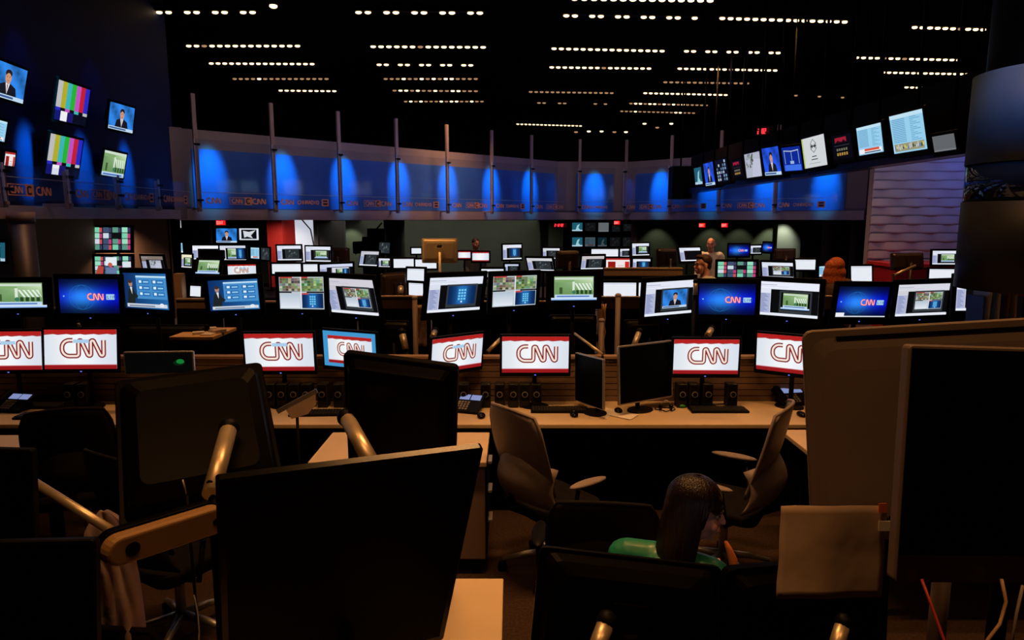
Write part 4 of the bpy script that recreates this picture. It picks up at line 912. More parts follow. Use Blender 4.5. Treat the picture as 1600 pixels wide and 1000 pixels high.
# foreground black monitors
G5 = 'switched-off black monitors in the foreground'
monitor('monitor', (356,775,742,692,690,1010,352,1058), 1.5, None, 'huge tilted black monitor filling the bottom centre-left foreground', G5, bz=.016, frame=BLKG, base=.74, aspect=1.6, sa=.15)
FBK = mat('foreground_black_plastic', (.0015,.001,.0008), .38, spec=.03)
FBK2 = mat('foreground_black_bluish', (.003,.003,.005), .4, spec=.04)
backmon((537,543,713,581,712,742,543,728), 2.55, 'black monitor back with bluish sheen on an arm, centre-left foreground', G5, FBK2, aspect=1.4, sa=.3, stand='arm')
backmon((180,592,408,567,450,775,186,840), 2.05, 'large black monitor back with a warm top edge at left foreground', G5, FBK, aspect=1.2, sa=.4, stand='arm', bulge=.06)
monitor('monitor', (-150,858,138,852,144,1060,-150,1070), 1.35, None, 'black monitor in the bottom left corner below the thin arm', G5, bz=.012, base=.74, aspect=1.5, sa=.3)
monitor('monitor', (-190,700,38,712,52,850,-190,846), 1.75, None, 'black monitor at the left edge behind the thin arm', G5, bz=.012, base=.74, aspect=1.6, sa=.3)
backmon((842,846,1128,891,1122,1090,826,1060), 1.75, 'black monitor back in front of the woman, left one', G5, FBK, aspect=1.5, sa=.2, lit=mat('face_fill_glow', (.01,.01,.01), .5, emit=(.9,.85,1), es=.18))  # glow added on the unseen screen side to light the woman's face
backmon((1134,891,1392,868,1384,1060,1130,1090), 1.72, 'black monitor back in front of the woman, right one below the paper', G5, FBK, aspect=1.5, sa=.2, lit=MT['face_fill_glow'])  # same added glow, facing the woman
# monitor arms
def rodpx(b, p, r, n=14): b.tube(p, r, n)
def arm(pts, r, label, foot=True, m=ARM, flat=None, ring=False):
    P = [at(*p) for p in pts]; base = Vector((P[-1].x, P[-1].y, .74)); e = empty('adjustable_stand', base); tag(e, label, 'monitor stand', 'metal monitor arms'); Q = [p-base for p in P]
    MB().tube(Q, r, 18).build('tube', m, e)
    MB().ball(Q[0], r*1.25).build('joint', BLK, e); 
    if foot: MB().tube([Q[-1]+Vector((0,.02,.02)), Vector((0,.02,base_for(base.x,base.y+.02)-.74))], r*.8, 14).build('column', BLK, e)
    if ring: 
        d = (Q[-1]-Q[0]).normalized(); q = Q[-1]-d*.035; MB().ball(q+Vector((-.0,-r*.86,0)), (r*.55,r*.25,r*.95)).build('end_hole', BLK, e)
    return e
arm([(358,668,1.98),(330,772,1.72)], .024, 'thick tan tubular arm under the large left monitor back', ring=True)
arm([(541,652,2.46),(582,726,2.2)], .028, 'tan tubular arm under the bluish-black monitor back')
arm([(46,749,1.9),(172,828,1.75)], .013, 'thin tan arm reaching out at the left foreground', foot=False)
A = at(186,858,1.44); B = at(330,812,1.62); e = empty('adjustable_stand', (A.x, A.y, .74)); tag(e, 'flat rounded tan arm link with dark pivots at the lower left', 'monitor stand', 'metal monitor arms')
d = (B-A); L = d.length; Mx = Matrix.Translation(Vector((0,0,A.z-.74))) @ d.to_track_quat('X','Z').to_matrix().to_4x4()
n = MB(); pts = [(L+.035*math.cos(t), .035*math.sin(t)) for t in [PI*(-.5+i/10) for i in range(11)]]+[(.034*math.cos(t), .034*math.sin(t)) for t in [PI*(.5+i/10) for i in range(11)]]
n.prism(pts, -.02, .02, Mx); bev(n.build('link', mat('tan_arm_plastic', (.30,.17,.065), .5, .2), e), .008, 3)
n = MB(); n.prism([(x, z*1.12) for x, z in pts], .018, .045, Mx); bev(n.build('link_rear_shell', FBK, e), .004)
for x in (.02, L): 
    n = MB(); n.tube([Mx @ Vector((x,-.023,0)), Mx @ Vector((x,-.015,0))], .016 if x < .1 else .008, 16); n.build('pivot_cap', BLK, e)
MB().tube([(B.x-A.x,B.y-A.y+.04,B.z-.74),(B.x-A.x,B.y-A.y+.04,0)], .02, 12).build('column', BLK, e)
for pts, r, lb in [([(628,519,5.6),(634,546,5.55)], .028, 'small tan upright arm left of the thin metal post'), ([(680,517,5.7),(676,527,5.6)], .026, 'small tan arm tip above the turned logo monitor'),
   ([(783,529,5.6),(762,550,5.5)], .018, 'small slanted tan arm left of the straight logo monitor'), ([(897,521,5.6),(942,554,5.3)], .012, 'thin slanted arm right of the straight logo monitor'),
   ([(999,518,5.6),(990,542,5.5)], .024, 'small tan arm above the large silver display'), ([(1112,514,5.6),(1106,524,5.5)], .026, 'small tan arm tip above the right logo monitor'),
   ([(1431,415,9.5),(1397,430,9.3)], .02, 'small tan arm in front of the large brown monitor back'), ([(1087,440,5.75),(1086,461,5.75)], .018, 'bright thin upright arm left of the right blue globe monitor'),
   ([(626,446,7.6),(626,461,7.5)], .03, 'short bright tan arm above the brown partition in the centre'), ([(122,503,5.7),(124,512,5.7)], .012, 'tiny upright arm tip between the left blue and logo monitors')]:
    arm(pts, r, lb)

arm([(948,970,1.62),(926,1030,1.55)], .022, 'tan arm stub at the bottom edge before the left monitor back')
arm([(1318,972,1.6),(1300,1030,1.55)], .018, 'tan arm stub at the bottom edge below the taped paper')
# chairs
def task_chair(x, y, yaw, label, m=CHAIRM, scale=1.0, top=1.08, group='mesh-back office chairs'):
    e = empty('office_chair', (x, y, 0), yaw); tag(e, label, 'office chair', group)        # faces +Y, back towards -Y
    b = MB(); W = .235; P = []
    for j in range(13):
        v = j/12; z = .60+(top-.60)*v; row = []
        ww = W*(.80+.25*math.sin(PI*min(1,v*.62+.2)))*(1 if v < .85 else 1-.9*(v-.85)**1.2)
        yb = -.24-.05*math.sin(v*PI*.9)-.12*v*v+.02
        for i in range(11): u = -1+2*i/10; row.append((ww*u, yb+.055*u*u, z-.03*u*u*v))
        P.append(row)
    b.grid(P); o = b.build('backrest', m, e); so = o.modifiers.new('thick','SOLIDIFY'); so.thickness = .014; so.offset = 0
    edge = [Vector(P[j][0]) for j in range(13)]+[Vector(p) for p in P[12][1:-1]]+[Vector(P[j][10]) for j in range(12,-1,-1)]
    MB().tube(edge, .010, 8).build('backrest_rim', m, e)
    P = []
    for j in range(7):
        v = j/6; P.append([(.265*u*(1-.06*v), -.30+.14*u*u-.05*math.sin(PI*v), .56+.26*v-.05*u*u) for u in [-1+2*i/12 for i in range(13)]])
    o = MB().grid(P).build('lumbar_band', m, e); so = o.modifiers.new('thick','SOLIDIFY'); so.thickness = .012
    s = MB(); pts = []
    for (sx, sy) in ((1,1),(-1,1),(-1,-1),(1,-1)):
        for k in range(5):
            a = math.atan2(0,1)+PI/2*[(1,1),(-1,1),(-1,-1),(1,-1)].index((sx,sy))+PI/8*k; pts.append((sx*.17+.075*math.cos(a), sy*.16+.075*math.sin(a)))
    s.slab(pts, .43, .49); bev(s.build('seat', DARK, e), .018, 3)
    for sx in (-1, 1):
        MB().tube([(sx*.16,-.1,.42),(sx*.29,-.08,.44),(sx*.30,-.05,.64)], .014, 8).build('armrest_support', BLK, e)
        MB().ball((sx*.30,.03,.665), (.038,.15,.018)).build('armrest', m if m is CHAIRM else BLK, e)
    MB().tube([(0,-.18,.43),(0,-.31,.50),(0,-.30,.62)], .022, 8).build('back_support', BLK, e)
    MB().tube([(0,0,.1),(0,0,.43)], .025, 12).build('gas_column', ALU, e)
    for k in range(5):
        a = 2*PI*k/5+.3; l = MB().tube([(0,0,.13),(.16*math.cos(a),.16*math.sin(a),.11),(.30*math.cos(a),.30*math.sin(a),.075)], [.026,.02,.014], 8).build('base_leg', ALU, e)
        q = MB(); q.tube([(.30*math.cos(a)-.02*math.sin(a), .30*math.sin(a)+.02*math.cos(a), .03),(.30*math.cos(a)+.02*math.sin(a), .30*math.sin(a)-.02*math.cos(a), .03)], .03, 12); q.build('caster', BLK, l)
    return e
task_chair(.24, 4.05, math.radians(-52), 'grey-brown office chair left in the aisle before the straight logo monitor', top=1.12)
task_chair(1.32, 4.02, math.radians(58), 'grey-brown office chair on the right, beside the big silver computer', top=1.14)
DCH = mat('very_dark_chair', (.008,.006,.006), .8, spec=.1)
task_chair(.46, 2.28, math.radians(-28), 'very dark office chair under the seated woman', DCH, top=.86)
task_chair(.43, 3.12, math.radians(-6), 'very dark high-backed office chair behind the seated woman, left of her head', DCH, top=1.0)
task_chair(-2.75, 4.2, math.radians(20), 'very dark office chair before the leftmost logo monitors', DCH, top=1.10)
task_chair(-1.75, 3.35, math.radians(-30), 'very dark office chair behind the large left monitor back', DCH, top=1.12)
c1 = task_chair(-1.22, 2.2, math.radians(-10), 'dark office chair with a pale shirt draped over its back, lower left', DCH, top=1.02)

# things on the long desk
def on(px, py, z=.74): p = atz(px, py, z); return p.x, p.y, z
SPKM = mat('speaker_black', (.006,.006,.006), .5, spec=.3)
spk = [(424,617,'far left of the six under the left-centre logo monitor'),(443,617,'second of the six under the left-centre logo monitor'),(462,617,'third of the six under the left-centre logo monitor'),(481,618,'fourth of the six under the left-centre logo monitor'),(506,618,'fifth, standing apart under the left-centre logo monitor'),(531,621,'partly behind the bluish-black monitor back'),
 (113,616,'left one below the second logo monitor'),(134,617,'right one below the second logo monitor'),(725,612,'beside the desk phone near the left grey chair'),(759,619,'directly left of the grey chair top'),(781,618,'behind the left edge of the grey chair'),(802,612,'behind the middle of the grey chair'),(820,614,'behind the right side of the grey chair'),(838,613,'right of the left grey chair'),
 (1064,611,'leftmost under the right logo monitor'),(1083,610,'second under the right logo monitor'),(1104,611,'third under the right logo monitor'),(1142,612,'standing apart at the right under the right logo monitor')]
s0 = None
for px, py, lb in spk:
    p = at(px, py, 5.22); 
    if s0 is None:
        e = empty('desk_speaker', (p.x, 5.22, .74)); b = bev(MB().box(-.04,.04,-.05,.05,.0,.19).build('cabinet', SPKM, e), .008); MB().rrect(.064,.12,-.055,-.05,.01,Matrix.Translation((0,0,.12))).build('grille', DARK, e)
        MB().tube([(0,-.062,.11),(0,-.055,.11)], .024, 16).build('driver_ring', mat('grey_ring', (.16,.15,.15), .4), e); MB().tube([(0,-.064,.11),(0,-.056,.11)], .017, 14).build('driver_cone', BLK, e); s0 = e
    else:
        e = s0.copy(); C.objects.link(e); e.location = (p.x, 5.22, .74)
        for ch in list(s0.children): c_ = ch.copy(); C.objects.link(c_); c_.parent = e
    tag(e, 'small black desk speaker, '+lb, 'speaker', 'small desk speakers under the logo monitors')
LCD = mat('phone_display_glow', (.02,.02,.03), .4, emit=(.20,.26,.50), es=1.0)
def phone(px, py, yaw, label):
    x, y, z = on(px, py); e = empty('desk_phone', (x, y, z), yaw); tag(e, label, 'desk phone', 'desk phones with pale displays')
    T = Matrix.Rotation(math.radians(-28),4,'X'); T = Matrix.Translation((0,.0,.05)) @ Matrix.Rotation(math.radians(28),4,'X')
    bev(MB().box(-.13,.13,-.10,.10,-.012,.018,T).build('body', BLK, e), .006); bev(MB().box(-.125,-.075,-.10,.10,.018,.045,T).build('handset', BLK, e), .01)
    MB().box(-.1,.1,.05,.07,0,.09).build('stand', BLK, e)
    for k in range(2): MB().box(-.06+.09*k, .02+.09*k, .03, .085, .018, .021, T).build('display', LCD, e)
    n = MB(); [n.box(-.055+.025*i, -.038+.025*i, -.08+.024*j, -.062+.024*j, .018, .022, T) for i in range(4) for j in range(4)]; n.build('keypad', mat('grey_keys', (.18,.16,.15), .5), e)
phone(728, 641, math.radians(-18), 'black desk phone with two pale displays at the left end of the visible desk')
phone(1236, 630, math.radians(12), 'black desk phone behind the right grey chair'); phone(22, 640, math.radians(-10), 'black desk phone at the far left edge of the desk')
def keyboard(px, py, yaw, label, w=.44):
    x, y, z = on(px, py); e = empty('keyboard', (x, y, z), yaw); tag(e, label, 'keyboard', 'black keyboards on the long desk'); bev(MB().box(-w/2,w/2,-.07,.07,0,.018).build('tray', BLK, e), .005)
    n = MB(); [n.box(-w/2+.012+i*.0215, -w/2+.029+i*.0215, -.06+.024*j, -.042+.024*j, .018, .026) for i in range(int((w-.02)/.0215)) for j in range(5)]; n.build('keys', mat('dark_keys', (.02,.018,.018), .4), e)
keyboard(500, 647, .05, 'black keyboard left of the bluish-black monitor back'); keyboard(874, 642, 0, 'black keyboard right of the left grey chair'); keyboard(1122, 642, 0, 'black keyboard under the right logo monitor'); keyboard(75, 652, 0, 'black keyboard under the second logo monitor from the left')
keyboard(60,636,0,'second black keyboard behind the other at the left end')
def mouse(px, py, label):
    x, y, z = on(px, py); e = empty('computer_mouse', (x,y,z)); tag(e, label, 'mouse', 'black computer mice'); MB().ball((0,0,.012), (.032,.055,.022)).build('shell', BLKG, e); MB().ball((0,.02,.033), (.005,.012,.004)).build('scroll_wheel', mat('grey_keys', (.18,.16,.15), .5), e)
mouse(752, 652, 'black mouse in front of the desk phone by the left grey chair'); mouse(897, 650, 'black mouse right of the left grey chair'); mouse(966, 644, 'black mouse beside the papers and the silver display'); mouse(1252, 650, 'black mouse right of the right grey chair'); mouse(158, 658, 'black mouse on the bright desk patch at left')
def sheet(pts, label, m=PAPER, z=.742, name='paper_sheet'):
    P = [atz(px, py, z) for px, py in pts]; c = sum(P, Vector())/len(P); e = tag(MB().slab([(p.x-c.x, p.y-c.y) for p in P], 0, .0015).build(name, m, None, c), label, 'paper')
sheet([(938,636),(962,640),(948,655),(916,641)], 'crumpled-cornered white paper leaning by the silver display on the desk')
sheet([(948,648),(955,642),(998,648),(985,656)], 'white paper strip in front of the silver display', z=.745)
sheet([(700,636),(728,634),(722,642),(702,644)], 'small note paper beside the left desk phone')
sheet([(925,573),(943,571),(943,579),(925,581)], 'small pale note on the back rail behind the edge-on display', z=1.05)
# tangled headphones
x, y, z = on(1040, 642); e = empty('headphones', (x,y,z)); tag(e, 'small headphones with tangled black cable beside the silver display foot', 'headphones')
MB().tube([(.07*math.cos(t*.5)+.02*math.sin(t), .05*math.sin(t*.5), .008+.004*(t%3)) for t in range(26)], .003, 6).build('cable', BLK, e)
for s in (-1,1): MB().ball((.04*s,0,.03), (.016,.022,.026)).build('ear_pad', BLKG, e)
MB().tube([(-.04,0,.03),(-.03,.0,.07),(0,0,.085),(.03,0,.07),(.04,0,.03)], .004, 6).build('headband', ALU, e)
x, y, z = on(1066, 637); tag(MB().ball((0,0,.015), (.03,.02,.015)).build('green_tape_roll', mat('green_plastic', (.02,.25,.03), .4), None, (x,y,z)), 'small green object left of the right keyboard', 'tape')
# silver displays on the long desk
monitor('silver_display', (969,545,1048,532,1050,620,969,630), 5.05, None, 'large switched-off display with a silver edge standing on the desk', aspect=1.55, bz=.012, frame=ALU, sa=.1, yaw0=-.7, chin=.012)
monitor('silver_display', (899,556,941,559,941,642,899,622), 5.0, None, 'switched-off display turned almost edge-on beside the white papers', aspect=1.4, bz=.008, frame=ALU, sa=.3, yaw0=.9, chin=.008)
# left: clipboard on black thing, green lamp glow
e = empty('clipboard', (0,0,0)); c, W, H, yaw, pit, rol = fit((448,612,478,608,476,636,446,640), 4.3, 1.3, sa=.4); e.location = c; tag(e, 'tilted clipboard with beige paper in front of the desk speakers', 'clipboard')
M = Matrix.Rotation(math.radians(-28),4,'Y'); MB().box(-.15,.15,0,.006,-.03,.0,M).build('board', ALU, e); P = MB().prism([(-.09,-.03),(.13,-.03),(.10,-.09),(.02,-.12),(-.09,-.10)], -.004, -.002, M); P.build('page', BEIGEP, e)
MB().tube([(0,.01,-.03),(0,.01,-c.z)], .01, 8).build('holder_rod', BLK, e)
q = at(280, 570, 4.2); e = monitor('monitor', (196,551,298,552,303,580,196,584), 4.4, lambda a: (a.rect(0,0,1,1,(5,5,5)), a.disc(.82,.55,.06,(20,120,50),.12), a.disc(.80,.48,.09,(8,40,18),.14,layer=1)), 'dim monitor with a small green glow above the large left monitor back', aspect=2.0, sa=.5, bz=.01, frame=ALU)
# clutter in the left gap
def box_thing(name, px, py, Y, w, h, d, m, label, cat, z0=None):
    p = at(px, py, Y); z0 = .0 if z0 is None else z0; e = tag(MB().box(-w/2,w/2,-d/2,d/2,0,h).build(name, m, None, (p.x, Y, z0)), label, cat); bev(e, .003); return e
TAN = mat('tan_cardboard', (.6,.36,.2), .7)
box_thing('cardboard_box', 282, 455, 7.6, .085, 1.60, .1, TAN, 'upright tan box standing in the gap left of the small white screen', 'box')
e = desk(-3.12, -2.72, 6.12, 6.66, 'small side desk with bright papers in the gap right of the dark monitor back', m=mat('bright_tan_top',(.7,.42,.2),.5), modesty=False, z=1.14)
for i, (px, py, w_) in enumerate([(318,514,.07),(333,515,.06),(340,520,.12),(326,523,.12),(310,522,.08)]):
    p = atz(px, py, 1.14); q = tag(MB().box(-w_/2,w_/2,-.05,.05,0,.012+.01*(i%3)).build('paper_stack', PAPER if i != 2 else BEIGEP, None, (p.x,p.y,1.14)), 'small stack of papers on the side desk, %s from the left' % ORD[i], 'paper', 'papers in the left gap'); q.rotation_euler.z = i*.5
# pinned sheets behind the metal post
p = at(657, 500, 6.7); e = empty('paper_rack', (p.x, 6.7, 0)); tag(e, 'mottled pinkish papers hanging just right of the thin metal post', 'papers')
MB().box(-.06,.06,0,.02,0,1.42).build('upright_panel', BLK, e); P = [[(-.06+.12*i/6, -.012-.008*math.sin(i*2+j), 1.36-.42*j/10) for i in range(7)] for j in range(11)]
o = MB().grid(P).build('hanging_papers', mat('pinkish_paper', (.52,.33,.27), .8, noise=.5, nscale=18), e); so = o.modifiers.new('t','SOLIDIFY'); so.thickness = .004
p = at(940, 520, 6.6); e = empty('cable_bundle', (p.x, 6.6, 0)); tag(e, 'tan bundle of cables and tags hanging below the green house monitor', 'cables')
R = random.Random(5); base_p = MB().tube([(0,.03,0),(0,.03,1.4)], .015, 8).build('support_post', BLK, e)
for k in range(5): MB().tube([(-.03+.015*k+R.uniform(-.01,.01), -.0+R.uniform(-.01,.01), 1.38-.07*j) for j in range(9)], .009, 6).build('cable', mat('tan_cable', (.5,.28,.12), .5), e)
# dark camera stand at the far wall, cable and books at the right
p = at(585, 370, 17.6); e = empty('projection_stand', (p.x, 17.6, 0)); tag(e, 'dark equipment stand with slanted pole before the greenish back wall', 'stand'); bev(MB().box(-.28,.22,-.2,.2,0,1.75).build('cabinet', BLK, e), .02); MB().tube([(-.5,0,1.3),(.2,0,2.1)], .02, 8).build('slanted_pole', ALU, e)
BK = [(.03,.10,.45),(.6,.65,.7),(.05,.2,.6),(.7,.7,.72),(.03,.03,.04),(.25,.12,.10),(.12,.14,.2),(.5,.45,.2),(.08,.08,.09)]
e = empty('book_shelf_ledge', (3.35, 4.72, 0)); 
for i, px in enumerate([1523,1530,1537,1546,1553,1559,1566,1572,1581]):
    p = at(px, 500, 4.84); q = MB().box(-.006,.006,-.09,.09,0,.24+.02*((i*7)%4)).build('magazine', mat('magazine_cover_%d' % i, BK[i], .5), None, (p.x, 4.84, 1.42)); q.rotation_euler = (0, math.radians((i*5)%7-3)*.6, 0)
    tag(q, 'upright magazine under the round column, %s from the left' % ORD[i], 'magazine', 'upright magazines under the round column')
e.name = 'magazine_shelf'; e.location = (3.25, 4.84, 0); tag(e, 'dark shelf holding upright magazines under the round column', 'shelf'); MB().box(-.35,.35,-.14,.14,1.38,1.42).build('shelf_board', BLK, e)
for s in (-.33,.31): MB().box(s,s+.02,-.12,.12,0,1.38).build('side_panel', BLK, e)
def cable(pts, r, m, label):
    P = [at(*p) for p in pts]; o = MB().tube(P, r, 8).build('cable', m); tag(o, label, 'cable', 'loose cables at the lower right')
cable([(1440,905,1.15),(1455,945,1.13),(1475,1000,1.1),(1485,1060,1.08)], .0025, mat('red_cable', (.55,.05,.03), .5), 'thin red cable hanging below the switched-off silver-edged computer')
cable([(1565,905,1.15),(1572,940,1.14),(1562,975,1.12),(1535,1010,1.1),(1520,1060,1.1)], .003, mat('tan_cable2', (.4,.24,.12), .5), 'tan curved cable at the bottom right corner')
cable([(1598,915,1.12),(1588,960,1.12),(1580,1010,1.1)], .0025, mat('grey_cable', (.3,.25,.2), .5), 'pale grey cable at the very right edge')
cable([(303,930,1.6),(309,958,1.6),(311,985,1.6),(308,1040,1.6)], .002, PAPER, 'thin pale cable hanging left of the huge tilted monitor')
# draped shirt
P = []; R = random.Random(3)
c0 = at(165, 802, 1.9)
outline = [(797,158,166),(806,146,182),(820,138,206),(845,128,208),(870,140,212),(900,153,217),(935,154,221),(970,156,226),(1010,158,230),(1060,160,234)]
for j, (py, xa, xb) in enumerate(outline):
    row = []
    for i in range(15):
        u = i/14; px = xa+(xb-xa)*u; fold = .022*math.sin(u*9+j*.7)+.014*math.sin(u*21-j*1.1)
        row.append(at(px, py, 1.93+fold-.06*math.sin(PI*u)))
    P.append(row)
e = empty('draped_shirt', (c0.x, c0.y, .74)); tag(e, 'crumpled pale pink shirt draped over a dark chair at lower left', 'shirt'); o = MB().grid(P, Matrix.Translation(-Vector((c0.x,c0.y,.74)))).build('cloth', mat('pale_pink_cloth', (.42,.30,.30), .9, noise=.08, nscale=12, bump=.4, bscale=25), e); so = o.modifiers.new('t','SOLIDIFY'); so.thickness = .006; o.modifiers.new('s','SUBSURF').render_levels = 1
e = empty('wire_loop', at(292, 775, 1.7)); tag(e, 'small pale upright pin sticking up behind the tan arm link', 'pin'); MB().tube([(0,0,0),(-.008,0,.045)], .0022, 8).build('pin', ARM, e); MB().tube([(0,0,0),(0,.01,-.5)], .004, 6).build('rod', BLK, e)

# ================================================================ PEOPLE
def cap(b, p0, p1, r0, r1=None):
    r1 = r1 or r0; b.tube([p0, p1], [r0, r1], 12); b.ball(p0, r0, None, 12, 8); b.ball(p1, r1, None, 12, 8)
def blob(b, name, m, parent, vox=.008, smooth=4, M=None):
    o = b.build(name, m, parent)
    if M: o.data.transform(M)
    r = o.modifiers.new('fuse', 'REMESH'); r.mode = 'VOXEL'; r.voxel_size = vox; r.use_smooth_shade = True
    if smooth: s = o.modifiers.new('smooth', 'SMOOTH'); s.iterations = smooth; s.factor = .5
    return o
def head_parts(b, T):
    def B(c, r): b.ball((0,0,0), r, T @ Matrix.Translation(c), 16, 12)
    B((0,.012,.035), (.072,.092,.082)); B((0,-.02,-.03), (.057,.066,.082)); B((0,-.058,-.088), (.028,.026,.022)); B((0,-.03,-.075), (.048,.048,.035))
    b.tube([T @ Vector((0,-.084,.012)), T @ Vector((0,-.103,-.028))], [.008,.010], 10); B((0,-.101,-.030), (.014,.012,.009))
    B((0,-.087,-.060), (.022,.010,.006)); B((0,-.085,-.068), (.019,.010,.007)); B((0,-.08,.022), (.045,.014,.010))
    for s in (-1,1): B((s*.074,.012,-.01), (.010,.020,.031)); B((s*.042,-.062,-.035), (.022,.018,.022))
def eyes(T, parent):
    for s in (-1,1):
        MB().ball((s*.030,-.070,.004), (.011,.012,.006), T, 10, 8).build('eye', mat('eye_white', (.30,.26,.24), .5), parent); 
        MB().ball((s*.030,-.081,.004), (.006,.003,.0055), T, 8, 6).build('iris', mat('dark_iris', (.03,.015,.01), .2), parent)
    b = MB(); 
    for s in (-1,1): b.tube([T @ Vector((s*.016,-.088,.026)), T @ Vector((s*.034,-.089,.031)), T @ Vector((s*.05,-.078,.025))], .0035, 6)
    b.build('eyebrows', mat('dark_brow', (.04,.02,.012), .8), parent)
    MB().ball((0,-.091,-.063), (.020,.007,.008), T, 12, 6).build('lips', mat('lip_skin', (.35,.10,.08), .5), parent)
def hand(b, T, s):
    """palm from the wrist along local -Z, five unequal bent fingers"""
    cap(b, T @ Vector((-.018*s,0,-.02)), T @ Vector((-.022*s,0,-.075)), .016, .014); cap(b, T @ Vector((.012*s,0,-.02)), T @ Vector((.022*s,0,-.075)), .016, .014); cap(b, T @ Vector((0,0,0)), T @ Vector((0,0,-.08)), .020, .015)
    for i, (x, l) in enumerate(((-.032,.058),(-.011,.072),(.011,.078),(.032,.068))):
        a = T @ Vector((x*s,0,-.085)); m_ = T @ Vector((x*1.1*s,-.012,-.085-l*.5)); e_ = T @ Vector((x*1.1*s,-.038,-.085-l*.9)); cap(b, a, m_, .0085, .008); cap(b, m_, e_, .008, .0068)
    a = T @ Vector((.026*s,-.004,-.03)); m_ = T @ Vector((.052*s,-.018,-.058)); e_ = T @ Vector((.058*s,-.034,-.088)); cap(b, a, m_, .012, .010); cap(b, m_, e_, .010, .008)
SKIN = mat('warm_skin', (.50,.25,.16), .55, noise=.05, nscale=30)
def standing(px, py, Y, yaw, label, hairc, shirtc, style, skin=SKIN, vox=.012):
    hp = at(px, py, Y); e = empty('person', (hp.x, Y, 0), yaw); tag(e, label, 'person'); h = hp.z-.10          # chin height ~ neck top
    T = Matrix.Translation((0,-.02,hp.z)); b = MB(); head_parts(b, T); k = h/1.5; sh = h-.085*k
    cap(b, (0,.02,h+.04), (0,.015,sh), .052, .06)
    for s in (-1,1):
        cap(b, (s*.15,.02,sh-.02), (s*.10,.01,.95*k), .07, .10); cap(b, (0,.02,sh-.03), (s*.17,.02,sh-.03), .06)
        cap(b, (s*.19,.02,sh-.03), (s*.235,.03,sh-.30*k), .048, .038); cap(b, (s*.235,.03,sh-.30*k), (s*.22,-.12,sh-.50*k), .038, .026)
        hand(b, Matrix.Translation((s*.22,-.13,sh-.51*k)) @ Matrix.Rotation(math.radians(-35),4,'X'), -s)
        cap(b, (s*.09,.01,.92*k), (s*.10,-.01,.50*k), .088, .058); cap(b, (s*.10,-.01,.50*k), (s*.10,.02,.09), .056, .036); cap(b, (s*.10,.03,.04), (s*.105,-.13,.03), .035, .028)
    cap(b, (0,.02,sh-.12), (0,.01,.95*k), .13, .12)
    blob(b, 'body', skin, e, vox, 3); eyes(T, e)
    c = MB(); cap(c, (0,.02,sh-.10), (0,.01,.93*k), .152, .15); 
    for s in (-1,1):
        cap(c, (s*.15,.02,sh-.02), (s*.10,.01,.92*k), .085, .115); cap(c, (s*.05,.02,sh+.00), (s*.18,.02,sh-.03), .062,.064); cap(c, (s*.19,.02,sh-.03), (s*.235,.03,sh-.30*k), .060, .052); cap(c, (s*.235,.03,sh-.30*k), (s*.224,-.08,sh-.45*k), .050, .040)
    blob(c, 'shirt', mat('shirt_%s' % style, shirtc, .85, noise=.1, nscale=15), e, vox, 3)
    t = MB()
    for s in (-1,1): cap(t, (s*.09,.01,.93*k), (s*.10,-.01,.50*k), .105, .075); cap(t, (s*.10,-.01,.50*k), (s*.10,.02,.12), .072, .058)
    blob(t, 'trousers', mat('dark_trousers', (.02,.02,.03), .85), e, vox, 3)
    q = MB(); 
    for s in (-1,1): cap(q, (s*.10,.04,.045), (s*.107,-.15,.04), .046, .038)
    blob(q, 'shoes', BLK, e, vox, 2)
    hr = MB()
    if style == 'balding':
        for s in (-1,1): hr.ball((s*.058,.05,-.005), (.024,.05,.035), T)
        hr.ball((0,.085,-.01), (.06,.028,.04), T)
    elif style == 'short': hr.ball((0,.030,.055), (.081,.096,.078), T); hr.ball((0,.068,-.0), (.062,.046,.075), T); hr.ball((0,-.03,.100), (.060,.055,.030), T)
    elif style == 'dark': hr.ball((0,.022,.048), (.080,.098,.082), T); hr.ball((0,.06,-.0), (.066,.05,.06), T)
    else:
        R = random.Random(4); hr.ball((-.02,.03,.04), (.102,.108,.098), T); hr.ball((.05,.05,.03), (.065,.075,.07), T); hr.ball((0,.06,-.05), (.135,.075,.11), T)
        for i in range(16):
            a = PI*(i/15)*1.25-.4; x0 = .082*math.cos(a); y0 = .03+.075*math.sin(a)
            cap(hr, T @ Vector((x0*1.05,y0,.02)), T @ Vector((x0*1.55,y0*1.2,-.14-R.random()*.08)), .020, .012)
    blob(hr, 'hair', mat('hair_%s' % style, hairc, .6, noise=.5, nscale=60), e, .008, 3)
    return e
standing(1100, 414, 8.33, math.radians(-80), 'person with short brown hair seen in left profile above the right blue globe monitor', (.055,.02,.01), (.60,.56,.55), 'short', skin=mat('rosy_skin', (.85,.42,.32), .55), vox=.007)
standing(1111, 382, 12.52, math.radians(-25), 'balding person in a beige shirt looking down, standing far back', (.25,.2,.17), (.70,.66,.64), 'balding', skin=MT['rosy_skin'])
standing(1303, 419, 8.33, math.radians(170), 'person with long orange-red hair seen from behind', (.62,.13,.02), (.10,.05,.03), 'red', vox=.007)
standing(743, 381, 15.05, math.radians(30), 'person with dark hair standing far back right of the silver computer', (.02,.012,.01), (.05,.06,.07), 'dark')

